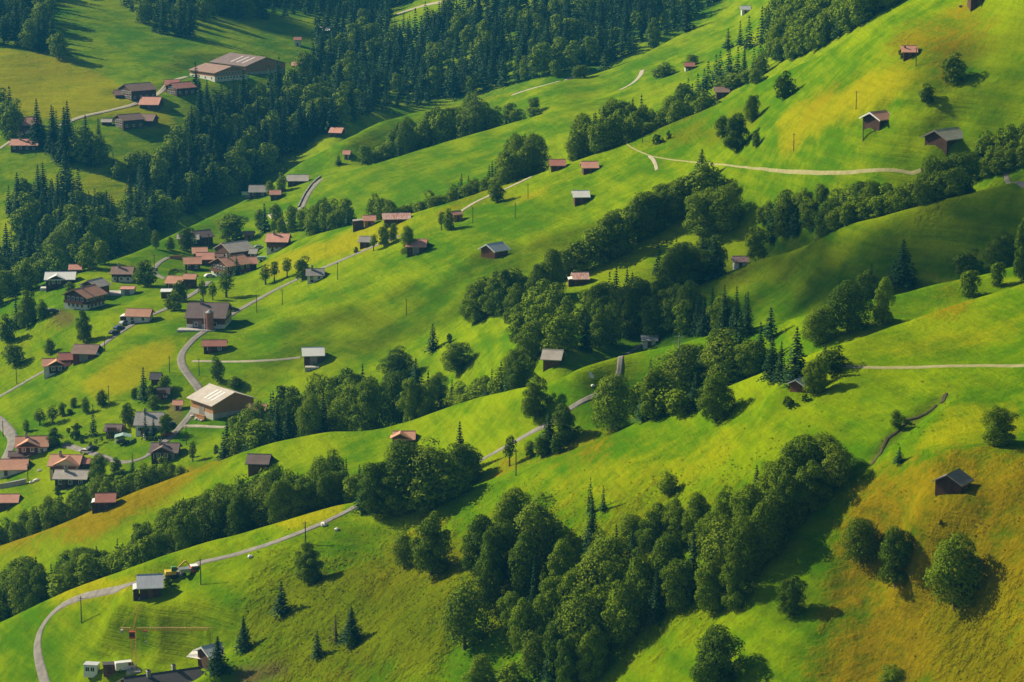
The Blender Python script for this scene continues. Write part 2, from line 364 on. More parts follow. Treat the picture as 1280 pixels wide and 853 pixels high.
class MB:
    """collects boxes, tubes and prisms for ONE part"""
    def __init__(s): s.v, s.f, s.m = [], [], []
    def poly(s, pts, faces, mi=0):
        n = len(s.v); s.v += [tuple(p) for p in pts]; s.f += [tuple(n+i for i in f) for f in faces]; s.m += [mi]*len(faces); return s
    def box(s, x0, x1, y0, y1, z0, z1, mi=0):
        return s.poly([(x0,y0,z0),(x1,y0,z0),(x1,y1,z0),(x0,y1,z0),(x0,y0,z1),(x1,y0,z1),(x1,y1,z1),(x0,y1,z1)],
                      [(0,3,2,1),(4,5,6,7),(0,1,5,4),(1,2,6,5),(2,3,7,6),(3,0,4,7)], mi)
    def tube(s, a, b, r0, r1=None, n=6, mi=0, cap=True):
        r1 = r0 if r1 is None else r1; a = Vector(a); b = Vector(b); d = (b-a).normalized()
        q = d.to_track_quat('Z', 'Y'); P = []
        for c, r in ((a, r0), (b, r1)):
            for i in range(n):
                t = 2*math.pi*i/n; P.append(c+q@Vector((r*math.cos(t), r*math.sin(t), 0)))
        F = [(i, (i+1) % n, n+(i+1) % n, n+i) for i in range(n)]
        if cap: F += [tuple(range(n-1, -1, -1)), tuple(range(n, 2*n))]
        return s.poly(P, F, mi)
    def prism(s, prof, y0, y1, axis='y', mi=0):
        """profile of (a, z) pairs swept along y (or x)"""
        n = len(prof); f = (lambda a, t, z: (a, t, z)) if axis == 'y' else (lambda a, t, z: (t, a, z))
        P = [f(a, y0, z) for a, z in prof]+[f(a, y1, z) for a, z in prof]
        F = [(i, (i+1) % n, n+(i+1) % n, n+i) for i in range(n)]+[tuple(range(n-1, -1, -1)), tuple(range(n, 2*n))]
        return s.poly(P, F, mi)
    def build(s, name, mats, parent=None, smooth=False, bevel=0):
        o = link_mesh(name, s.v, s.f, mats, parent, s.m, smooth)
        bm = bmesh.new(); bm.from_mesh(o.data); bmesh.ops.recalc_face_normals(bm, faces=bm.faces)
        if bevel: bmesh.ops.bevel(bm, geom=bm.edges[:], offset=bevel, segments=1, affect='EDGES', clamp_overlap=True)
        bm.to_mesh(o.data); bm.free(); return o

# ------------------------------------------------------------------ the ground sheet
GU, GV = project(X, Y, Z)
FIELDS = {   # mown, ripe and grazed patches of the sward (survey outlines laid on the ground)
 'dry': [(1., [(-40,690),(0,672),(100,640),(180,602),(250,576),(345,545),(340,556),(250,598),(180,636),(100,675),(0,704)]),
         (.75, [(1000,668),(1060,640),(1130,580),(1210,564),(1280,552),(1330,540),(1330,880),(940,880),(1010,800),(1075,705)]),
         (.9, [(590,603),(640,578),(740,546),(800,522),(740,556),(650,590),(600,612)]), (.5, [(440,672),(560,645),(600,690),(570,745),(480,765),(430,720)]),
         (.65, [(1075,60),(1130,25),(1200,-5),(1280,-10),(1200,50),(1190,92),(1110,84)]), (.5, [(955,172),(1060,76),(1080,84),(985,158)]),
         (.5, [(520,278),(570,257),(640,231),(625,246),(545,283)]), (.9, [(1126,396),(1160,372),(1200,360),(1192,376),(1140,398)]),
         (.5, [(690,640),(760,622),(800,636),(740,650)]), (.35, [(0,55),(75,80),(150,95),(100,112),(40,100),(0,85)]), (.4, [(660,570),(760,540),(850,520),(800,560),(700,600)]),
         (.55,[(1240,345),(1280,335),(1290,350),(1250,362)]), (.6,[(105,213),(150,228),(172,243),(160,246),(125,228)]), (.4,[(230,850),(350,845),(480,800),(520,870),(240,870)])],
 'yellow': [(.9, [(88,480),(150,440),(225,425),(220,462),(150,492),(105,502)]), (.9, [(20,768),(100,730),(250,701),(270,707),(160,736),(60,762)]), (.8, [(340,652),(440,612),(445,640),(380,662)]),
         (.75, [(330,322),(500,277),(540,271),(500,300),(440,322),(340,352)]), (.7, [(600,262),(720,215),(730,222),(640,258)]), (.75, [(-30,60),(60,70),(210,120),(230,170),(120,150),(0,150)]),
         (.8, [(910,286),(1000,248),(1160,216),(1160,232),(1010,262),(930,298)]), (.8, [(955,195),(960,150),(1080,90),(1180,70),(1120,120),(990,190)]), (.6, [(850,265),(800,300),(750,332),(690,360),(740,350),(850,300)]),
         (.6, [(480,160),(560,130),(640,112),(640,125),(560,140)]), (.45, [(600,640),(700,590),(900,520),(1000,500),(900,600),(760,640)]), (.5, [(1000,470),(1100,430),(1280,380),(1280,420),(1100,455)]),
         (.55,[(1180,500),(1280,500),(1280,548),(1140,578)]), (.6,[(640,365),(700,355),(690,395),(650,400)]), (.5,[(110,215),(150,230),(170,243),(100,260),(20,214),(0,190),(0,240),(20,300),(0,320),(0,213)])],
 'rough': [(.8, [(350,700),(480,665),(560,680),(600,760),(560,860),(360,860),(300,800)]), (.55, [(560,640),(1060,560),(1000,700),(900,780),(640,870),(560,800)]), (.6, [(0,415),(60,400),(130,415),(140,450),(0,475)]),
         (.7, [(800,170),(940,110),(960,140),(820,190)]), (.6, [(850,360),(1280,215),(1280,250),(1000,320),(840,395)]), (.8, [(1080,585),(1105,560),(1150,520),(1190,490),(1200,494),(1140,540),(1110,580)]),
         (.6, [(960,150),(1060,70),(1140,0),(1160,0),(1090,60),(980,140)]), (.6,[(1120,700),(1190,690),(1280,720),(1280,860),(1150,860)]), (.5,[(430,200),(520,190),(600,160),(540,200)])],
 'bare': [(1., [(286,850),(300,836),(350,830),(366,838),(340,846),(310,860)]), (.8, [(1086,582),(1102,557),(1150,518),(1186,492),(1188,494),(1153,520),(1106,560),(1089,584)]), (.8,[(60,396),(75,385),(95,392),(92,405),(75,408)]), (.7,[(205,508),(216,500),(232,500),(228,530),(215,535)])],
}
def field_attr(key):
    A = np.zeros((NA, NR))
    sf = {'dry': 1.8, 'rough': 2.6, 'yellow': 1.0, 'bare': .12}[key]
    ju = GU + (30*vnoise(X/34, Y/40, 13)+12*vnoise(X/9, Y/11, 11))*sf; jv = GV + (16*vnoise(X/34, Y/40, 14)+7*vnoise(X/9, Y/11, 12))*sf
    for w, p in FIELDS[key]: A = np.maximum(A, w*in_poly(ju, jv, p))
    k = {'dry': 4, 'rough': 6, 'yellow': 2, 'bare': 1}[key]
    return blur(blur(A, 1.0*k, 0), 1.2*k, 1)
def build_ground():
    pre = np.array([12., 40., 90., 150., 200., 240.])
    zx = Z[:, :1]-.12*(RR[0]-pre)[None, :]
    XX = np.concatenate([pre[None, :]*np.sin(AZ)[:, None], X], 1); YY = np.concatenate([pre[None, :]*np.cos(AZ)[:, None], Y], 1); ZZ = np.concatenate([zx, Z], 1)
    nr = NR+len(pre)
    verts = np.stack([XX, YY, ZZ], 2).reshape(-1, 3)
    ii, jj = np.meshgrid(np.arange(NA-1), np.arange(nr-1), indexing='ij'); a = (ii*nr+jj).ravel()
    faces = np.stack([a, a+nr, a+nr+1, a+1], 1)
    me = bpy.data.meshes.new('ground'); me.vertices.add(len(verts)); me.vertices.foreach_set('co', verts.astype(np.float32).ravel())
    me.loops.add(faces.size); me.loops.foreach_set('vertex_index', faces.astype(np.int32).ravel())
    me.polygons.add(len(faces)); me.polygons.foreach_set('loop_start', np.arange(0, faces.size, 4, dtype=np.int32)); me.polygons.foreach_set('loop_total', np.full(len(faces), 4, dtype=np.int32))
    me.update(); me.polygons.foreach_set('use_smooth', np.ones(len(faces), dtype=bool))
    for k in FIELDS:
        at = me.attributes.new(k, 'FLOAT', 'POINT'); F = np.concatenate([np.zeros((NA, len(pre))), field_attr(k)], 1)
        at.data.foreach_set('value', F.astype(np.float32).ravel())
    me.materials.append(grass_material())
    o = bpy.data.objects.new('ground', me); COL.objects.link(o); return tag(o, kind='structure')
build_ground()
ZMIN = float(min(Z.min(), (Z[:, :1]-.12*258).min()))

# ------------------------------------------------------------------ roads and tracks draped on the ground
def drape(pts, soft=False):
    """survey polyline -> dense world polyline, smoothed"""
    q = np.array(pts, float); n = len(q); P = []
    for i in range(n-1):                                       # Catmull-Rom through the survey points
        p0, p1, p2, p3 = q[max(i-1, 0)], q[i], q[i+1], q[min(i+2, n-1)]
        k = max(2, int(np.linalg.norm(p2-p1)/5))
        for t in np.linspace(0, 1, k, endpoint=False):
            P.append(ground_at(*(.5*((2*p1)+(p2-p0)*t+(2*p0-5*p1+4*p2-p3)*t*t+(3*p1-p0-3*p2+p3)*t**3)))[:2])
    P.append(ground_at(*q[-1])[:2]); P = np.array(P)
    d = np.r_[0, np.cumsum(np.linalg.norm(np.diff(P, axis=0), axis=1))]; t = np.linspace(0, d[-1], max(6, int(d[-1]/1.6)))
    C = np.stack([np.interp(t, d, P[:, 0]), np.interp(t, d, P[:, 1])], 1)
    for _ in range(20 if soft else 10): C[1:-1] = .25*C[:-2]+.5*C[1:-1]+.25*C[2:]
    return C
def nm_soft(pts): return pts[0] in ((778,177), (1040,462))
def road(name, pts, w, mat, lift=.11):
    C = drape(pts, nm_soft(pts)); T = np.gradient(C, axis=0); T /= np.maximum(np.linalg.norm(T, axis=1), 1e-6)[:, None]
    Nn = np.stack([-T[:, 1], T[:, 0]], 1); s = np.array([-1.0, -.5, 0, .5, 1.0])
    if mat is M['soil']: C = C+Nn*(1.6*vnoise(C[:, 0]/3.1, C[:, 1]/3.1, 51)+.8*vnoise(C[:, 0]/1.3, C[:, 1]/1.3, 52))[:, None]
    V, F = [], []
    cs = np.r_[0, np.cumsum(np.linalg.norm(np.diff(C, axis=0), axis=1))]
    for i in range(len(C)):
        ww = w*(1+(.10 if mat is not M['soil'] else 1.7)*vnoise(np.array([cs[i]/(9 if mat is not M['soil'] else 2.5)]), np.array([len(pts)*3.3]), 5)[0])
        zc = ground_z(*C[i])
        for k, t in enumerate(s):
            x, y = C[i]+Nn[i]*t*ww*.5; g = ground_z(x, y)
            V.append((x, y, max(.75*g+.25*zc, g)+lift))
        for t in (-1, 1):                                      # verge dropped into the turf
            x, y = C[i]+Nn[i]*t*(ww*.5+.12); V.append((x, y, ground_z(x, y)-.12))
    for i in range(len(C)-1):
        a, b = i*7, (i+1)*7
        for k in range(4): F.append((a+k, b+k, b+k+1, a+k+1))
        F.append((a+5, b+5, b, a)); F.append((a+4, b+4, b+6, a+6))
    o = link_mesh(name, V, F, mat, smooth=True); return tag(o, kind='structure')
ROADS = [
 ('road', [(62,872),(50,832),(45,806),(48,786),(60,768),(85,752),(120,742),(165,733),(215,718),(260,702),(330,683),(380,665),(430,643),(446,633)], 2.4, 'asphalt'),
 ('road', [(597,578),(620,565),(660,543),(690,528),(720,510),(745,498),(765,483),(776,466),(774,452),(781,443),(795,434),(806,428)], 1.7, 'asphalt'),
 ('road', [(205,553),(215,545),(235,525),(246,507),(252,491),(240,475),(228,458),(226,445),(238,428),(262,411),(290,393),(320,376),(345,362),(372,349),(400,337),(440,320),(470,307),(500,295)], 3.6, 'asphalt'),
 ('path', [(566,272),(580,262),(600,250),(640,233),(665,221)], 2.6, 'gravel'),
 ('path', [(778,177),(790,185),(805,192),(820,197),(870,203),(960,212),(1040,217),(1160,213)], .5, 'track_dirt'),
 ('path', [(812,195),(819,203),(821,213)], 1.5, 'gravel'),
 ('road', [(-10,501),(0,496),(20,485),(50,466),(62,461)], 3.0, 'asphalt'),
 ('road', [(118,440),(140,423),(160,410),(185,396),(207,387),(236,371),(250,362),(262,352)], 3.4, 'asphalt'),
 ('road', [(-10,521),(0,527),(12,540),(17,549),(12,563),(5,577),(0,588)], 4.5, 'asphalt'),
 ('path', [(80,556),(100,562),(122,569),(140,575),(152,580),(185,573),(190,565)], 2.6, 'asphalt'),
 ('path', [(207,349),(195,343),(193,336),(200,328),(211,322)], 2.8, 'asphalt'),
 ('road', [(75,158),(100,147),(140,138),(170,130),(196,119),(206,110),(213,103),(234,96)], 4.2, 'gravel'),
 ('path', [(0,186),(13,177)], 3.0, 'gravel'),
 ('road', [(376,262),(384,244),(394,231),(403,224)], 4.2, 'asphalt'),
 ('path', [(338,268),(348,277),(357,280)], 3.4, 'gravel'),
 ('path', [(1040,462),(1100,460),(1180,458),(1290,457)], 1.5, 'track_dirt'),
 ('path', [(640,119),(665,111),(700,102),(725,94)], 3.4, 'gravel'),
 ('path', [(775,113),(790,105),(800,96),(803,88)], 3.2, 'gravel'),
 ('path', [(1258,210),(1255,219),(1262,227),(1288,235)], 1.5, 'asphalt'),
 ('road', [(495,18),(530,7),(560,1),(590,-6)], 4.5, 'gravel'),
 ('path', [(240,452),(300,452),(350,450),(376,447)], 1.6, 'gravel'),
 ('path', [(-5,668),(10,668),(20,671)], 3.2, 'gravel'),
 ('gully', [(1086,583),(1095,570),(1104,557),(1113,549),(1122,540),(1136,529),(1150,518),(1160,511),(1168,506)], .6, 'soil'),
 ('gully', [(1172,504),(1180,498),(1187,492)], .9, 'soil'),
 ('path', [(230,533),(250,533),(285,534)], 1.6, 'gravel'),
]
for nm, pts, w, mt in ROADS: road(nm, pts, w*.72, M[mt])
# ------------------------------------------------------------------ trees
def leaf_material(name, dark, light, transl=.15):
    m, nt, nn, lk, b = nodes(name)
    g = nn.new('ShaderNodeNewGeometry'); rnd = g.outputs['Random Per Island']; ob = nn.new('ShaderNodeObjectInfo').outputs['Random']
    f = mth(nt, 'ADD', mth(nt, 'MULTIPLY', rnd, .45), mth(nt, 'MULTIPLY', ob, .55))
    col = mixc(nt, f, dark, light)
    lk.new(col, b.inputs['Base Color']); b.inputs['Roughness'].default_value = .8; b.inputs['Specular IOR Level'].default_value = .06
    t = nn.new('ShaderNodeBsdfTranslucent'); lk.new(mixc(nt, .35, col, (.12, .22, .003)), t.inputs[0])
    mx = nn.new('ShaderNodeMixShader'); mx.inputs[0].default_value = transl
    lk.new(b.outputs[0], mx.inputs[1]); lk.new(t.outputs[0], mx.inputs[2])
    lk.new(mx.outputs[0], nn['Material Output'].inputs['Surface'])
    return m
M['leaf'] = leaf_material('broad_leaves', (.018, .062, .0015), (.21, .30, .003))
M['leaf_pale'] = leaf_material('pale_leaves', (.07, .13, .005), (.21, .28, .010))
M['needle'] = leaf_material('spruce_needles', (.012, .042, .014), (.045, .105, .028), .1)
M['leaf_dry'] = leaf_material('sparse_leaves', (.05, .045, .015), (.11, .10, .03), .1)

def leaf_quads(C, Nn, size, asp=1.25):
    """one small quad per row of C, facing Nn, with a random spin"""
    n = len(C); Nn = Nn/np.maximum(np.linalg.norm(Nn, axis=1), 1e-6)[:, None]
    r = rng.normal(size=(n, 3)); T = np.cross(Nn, r); T /= np.maximum(np.linalg.norm(T, axis=1), 1e-6)[:, None]
    B = np.cross(Nn, T); s = (size*rng.uniform(.65, 1.35, n))[:, None]*.5
    bend = Nn*s*.35
    return np.stack([C-T*s*asp-bend, C-B*s*.8, C+T*s*asp-bend, C+B*s*.8], 1).reshape(-1, 3)
def tube_np(mb, pts, radii, n=6):
    for i in range(len(pts)-1): mb.tube(pts[i], pts[i+1], radii[i], radii[i+1], n, cap=False)
def make_broadleaf(H=10., W=7.6, nleaf=5000, leaf=.42, lumps=30, base=.10, top=.5, slender=False, mat='leaf', gaps=0.):
    """crown (mesh of leaf quads) and trunk (mesh); unit tree of height H"""
    L = []; ch = H*(1-base); cz = H*base+ch*.5; ax = rng.uniform(0, 6.28); ay = rng.uniform(.0, .30); lob = rng.integers(2, 5); sx = rng.uniform(-.08, .08)*W
    for i in range(lumps):
        t = (i+.5)/lumps; zz = 1-2*t; ph = i*2.39996+rng.uniform(-.35, .35); rad = math.sqrt(max(0, 1-zz*zz))
        k = rng.uniform(.52, .80)
        prof = 1.0 - .32*max(0, zz) - .10*max(0, -zz-.3)
        lr = H*rng.uniform(.11, .215)*(1 if not slender else .8)
        irr = 1+ay*math.cos(lob*(ph-ax))+rng.normal()*.07; irr = min(max(irr, .75), 1.16); up = 1+.16*math.cos(ph-ax)*max(0, zz)+rng.normal()*.05
        L.append((rad*math.cos(ph)*k*W*.5*prof*irr+sx*zz, rad*math.sin(ph)*k*W*.5*prof*irr, cz+zz*k*ch*.58*up, lr*rng.uniform(.75, 1.15)))
    if not slender:
        for q in range(7): t = q*.9+rng.uniform(0, .5); L.append((math.cos(t)*W*.27, math.sin(t)*W*.27, H*(base+rng.uniform(.08, .16)), H*rng.uniform(.10, .15)))
    L += [(0, 0, cz, H*.22), (0, 0, cz+ch*.2, H*.17), (0, 0, cz-ch*.2, H*.17)]
    L = np.array(L); w = L[:, 3]**2; w /= w.sum()
    idx = rng.choice(len(L), nleaf, p=w)
    d = rng.normal(size=(nleaf, 3)); d /= np.linalg.norm(d, axis=1)[:, None]
    d[:, 2] = np.where((d[:, 2] < -.2) & (rng.random(nleaf) < .55), -d[:, 2], d[:, 2])
    rr = L[idx, 3]*(1-.38*rng.random(nleaf)**2.2)*rng.uniform(.92, 1.08, nleaf)
    C = L[idx, :3]+d*rr[:, None]*np.array([1, 1, .82])
    inside = np.zeros(nleaf, bool)
    for l in L:
        q = (C-l[:3])/np.array([1, 1, .82]); inside |= np.linalg.norm(q, axis=1) < l[3]*.55
    keep = ~inside | (rng.random(nleaf) < .35)
    C, d = C[keep], d[keep]
    out = C-np.array([0, 0, cz]); out /= np.linalg.norm(out, axis=1)[:, None]
    Nn = d*.75+out*.35+rng.normal(size=C.shape)*.38+np.array([0, 0, .15])
    V = leaf_quads(C, Nn, np.full(len(C), leaf))
    crown = quads_mesh('crown', V, len(C), [M[mat]])
    mb = MB(); r0 = H*.028
    tube_np(mb, [(0,0,-H*.12),(0,0,H*base),(H*.01,0,H*.35),(0,H*.01,H*.62)], [r0*1.5, r0, r0*.75, r0*.3])
    for i in range(7):
        l = L[(i*lumps)//7]; z0 = H*(base+.04+.06*i)
        tube_np(mb, [(0,0,z0), (l[0]*.5, l[1]*.5, (z0+l[2])*.5+H*.03), (l[0], l[1], l[2])], [r0*.5, r0*.3, r0*.1], 4)
    t = link_mesh('trunk', mb.v, mb.f, M['bark']); tm = t.data; bpy.data.objects.remove(t)
    return crown, tm, H, W
def make_spruce(H=12., W=5.0, tiers=15, nb=9, per=9, leaf=.42, sparse=0., mat='needle'):
    C, Nn, S_ = [], [], []
    for k in range(tiers):
        t = (k+.5)/tiers; z = H*(.05+.93*t); R_ = W*.5*((1-t)**.88)*rng.uniform(.82, 1.12)+.06
        m = max(4, int(nb*(1-t*.55)))
        for j in range(m):
            if rng.random() < sparse: continue
            ph = 2*math.pi*(j+rng.uniform(-.3, .3))/m+k*1.3; Lb = R_*rng.uniform(.75, 1.15)
            n = max(3, int(per*(.35+.65*(1-t))))
            for q in range(n):
                f = (q+rng.uniform(.2, 1.0))/n; sp = Lb*.20*(1.1-f*.5)
                x = Lb*f; y = rng.normal()*sp; zz = z-.42*Lb*f*f+.10*Lb*f+rng.normal()*.06*H/tiers*1.5
                C.append((x*math.cos(ph)-y*math.sin(ph), x*math.sin(ph)+y*math.cos(ph), zz))
                o = .55
                Nn.append((o*math.cos(ph)+rng.normal()*.35, o*math.sin(ph)+rng.normal()*.35, .75+rng.normal()*.25)); S_.append(leaf*(1.05-.45*t))
    for k in range(10):
        C.append((rng.normal()*.04, rng.normal()*.04, H*(.93+.007*k))); Nn.append((rng.normal(), rng.normal(), .3)); S_.append(leaf*.42)
    C, Nn = np.array(C), np.array(Nn)
    V = leaf_quads(C, Nn, np.array(S_), 1.5)
    crown = quads_mesh('crown', V, len(C), [M[mat]])
    mb = MB(); r0 = H*.017
    tube_np(mb, [(0,0,-H*.1),(0,0,H*.3),(0,0,H*.97)], [r0*1.3, r0, r0*.12])
    t = link_mesh('trunk', mb.v, mb.f, M['bark']); tm = t.data; bpy.data.objects.remove(t)
    return crown, tm, H, W
def make_bush(W=3., H=2., nleaf=700, leaf=.28, mat='leaf'):
    return make_broadleaf(H, W, nleaf, leaf, 14, .0, mat=mat)
PROTO = {}
PROTO['b_hi'] = [make_broadleaf(10, rng.uniform(6.4, 9.0), 12500, .265, rng.integers(16, 36), rng.uniform(.0, .05)) for _ in range(8)]
PROTO['p_hi'] = [make_broadleaf(10, 6.8, 6500, .33, 40, .08, mat='leaf_pale') for _ in range(2)]
PROTO['b_lo'] = [make_broadleaf(10, rng.uniform(6.6, 8.2), 2300, .56, rng.integers(12, 26), rng.uniform(.0, .06)) for _ in range(6)]
PROTO['p_lo'] = [make_broadleaf(10, 6.8, 2000, .56, 24, .08, mat='leaf_pale') for _ in range(3)]
PROTO['n_lo'] = [make_broadleaf(10, 4.0, 900, .50, 16, .20, slender=True) for _ in range(3)]
PROTO['n_hi'] = [make_broadleaf(10, 4.6, 2600, .36, 24, .16, slender=True) for _ in range(2)]
PROTO['s_hi'] = [make_spruce(12, 5.2, 19, 12, 13, .46) for _ in range(3)]
PROTO['s_lo'] = [make_spruce(12, rng.uniform(4.4, 5.2), 13, 8, 7, .72) for _ in range(5)]
PROTO['d_hi'] = [make_spruce(12, 4.6, 13, 8, 6, .42, .35, 'leaf_dry') for _ in range(2)]
PROTO['bush'] = [make_bush() for _ in range(3)]
COUNT = {}
# windows of the view that the photograph keeps free of the mass trees (buildings and clearings): columns, rows
OPEN = [(1156,1208,150,176),(674,708,432,457),(713,738,338,353),(914,938,317,333),(801,824,418,430),(493,520,536,546),(258,335,55,80),(142,200,104,160),(205,240,98,120),(15,48,145,190),(408,428,158,170),(430,440,192,198),(850,872,76,87),(893,914,104,120),(923,940,8,17),(686,709,204,212),(362,386,220,232),(310,352,233,252),(55,110,330,360),(448,515,270,284),(560,574,266,276),(140,192,158,188),(106,150,215,235)]
REQ = []                                                              # (own?, size in the survey, kind, place, height, width, label, group, name)
def plant(kind, loc, h, w, label, group, nm, cat):
    """a thing (Empty at the stem's foot) with crown and trunk; crown and trunk share the mesh data of their kind"""
    pr = PROTO[kind]; c, t, H, W = pr[int(rng.integers(len(pr)))]
    COUNT[nm] = COUNT.get(nm, 0)+1
    e = bpy.data.objects.new(nm, None); e.empty_display_size = .3
    e.location = (loc[0], loc[1], loc[2]-.1); e.rotation_euler = (0, 0, rng.uniform(0, 6.28)); e.scale = (w/W, w/W*rng.uniform(.9, 1.1), h/H)
    COL.objects.link(e); tag(e, label, cat, group)
    for part, me in (('crown', c), ('trunk', t)):
        o = bpy.data.objects.new(part, me); o.parent = e; COL.objects.link(o)
def scale_at(loc): return F_PX/math.hypot(loc[0], loc[1])           # survey pixels per metre
def lod(k, px): return {'b': 'b_hi' if px > 34 else 'b_lo', 'p': 'p_hi' if px > 34 else 'p_lo', 'n': 'n_hi' if px > 44 else 'n_lo', 's': 's_hi' if px > 44 else 's_lo', 'd': 'd_hi', 'u': 'bush'}[k]
def want(k, loc, h, w, label, group=None, name=None, px=0):
    nm = name or ('spruce_tree' if k in 'sd' else 'bush' if k == 'u' else 'broadleaf_tree')
    if group is not None:
        U_, V_ = project(*loc); _, T_ = project(loc[0], loc[1], loc[2]+h); r_ = math.hypot(loc[0], loc[1]); hw = w*.5*F_PX/r_
        for a, b, c, d in OPEN:
            if U_+hw > a+2 and U_-hw < b-2 and V_ > d-4 and T_ < d-1: return
    REQ.append((group is None, px, lod(k, px), loc, h, w, label, group, nm))
def tree(k, u, vb, vt, w, label, group=None, name=None):
    loc = ground_at(u, vb); s = scale_at(loc); want(k, loc, (vb-vt)/s/.98*1.03, w/s, label, group, name, vb-vt)
def gtree(k, u, vt, c, t, w, label, group=None, hmin=5., hmax=26.):
    """tree rooted in the hollow behind crest c whose top reaches survey row vt"""
    loc = gully_at(u, c, t); cv = float(crest_v(c, u))
    if project(*loc)[1] < cv-9: loc = ground_at(u, cv+3-34*t)
    az, el = pix_angles(u, vt); r = math.hypot(loc[0], loc[1])
    h = HC+r*math.tan(float(el))-loc[2]
    if h < hmin*.6: return None
    h = min(max(h, hmin), hmax); s = scale_at(loc); w = max(w, h*s*(.34 if k == 's' else .6)); want(k, loc, h, w/s, label, group, None, h*s)
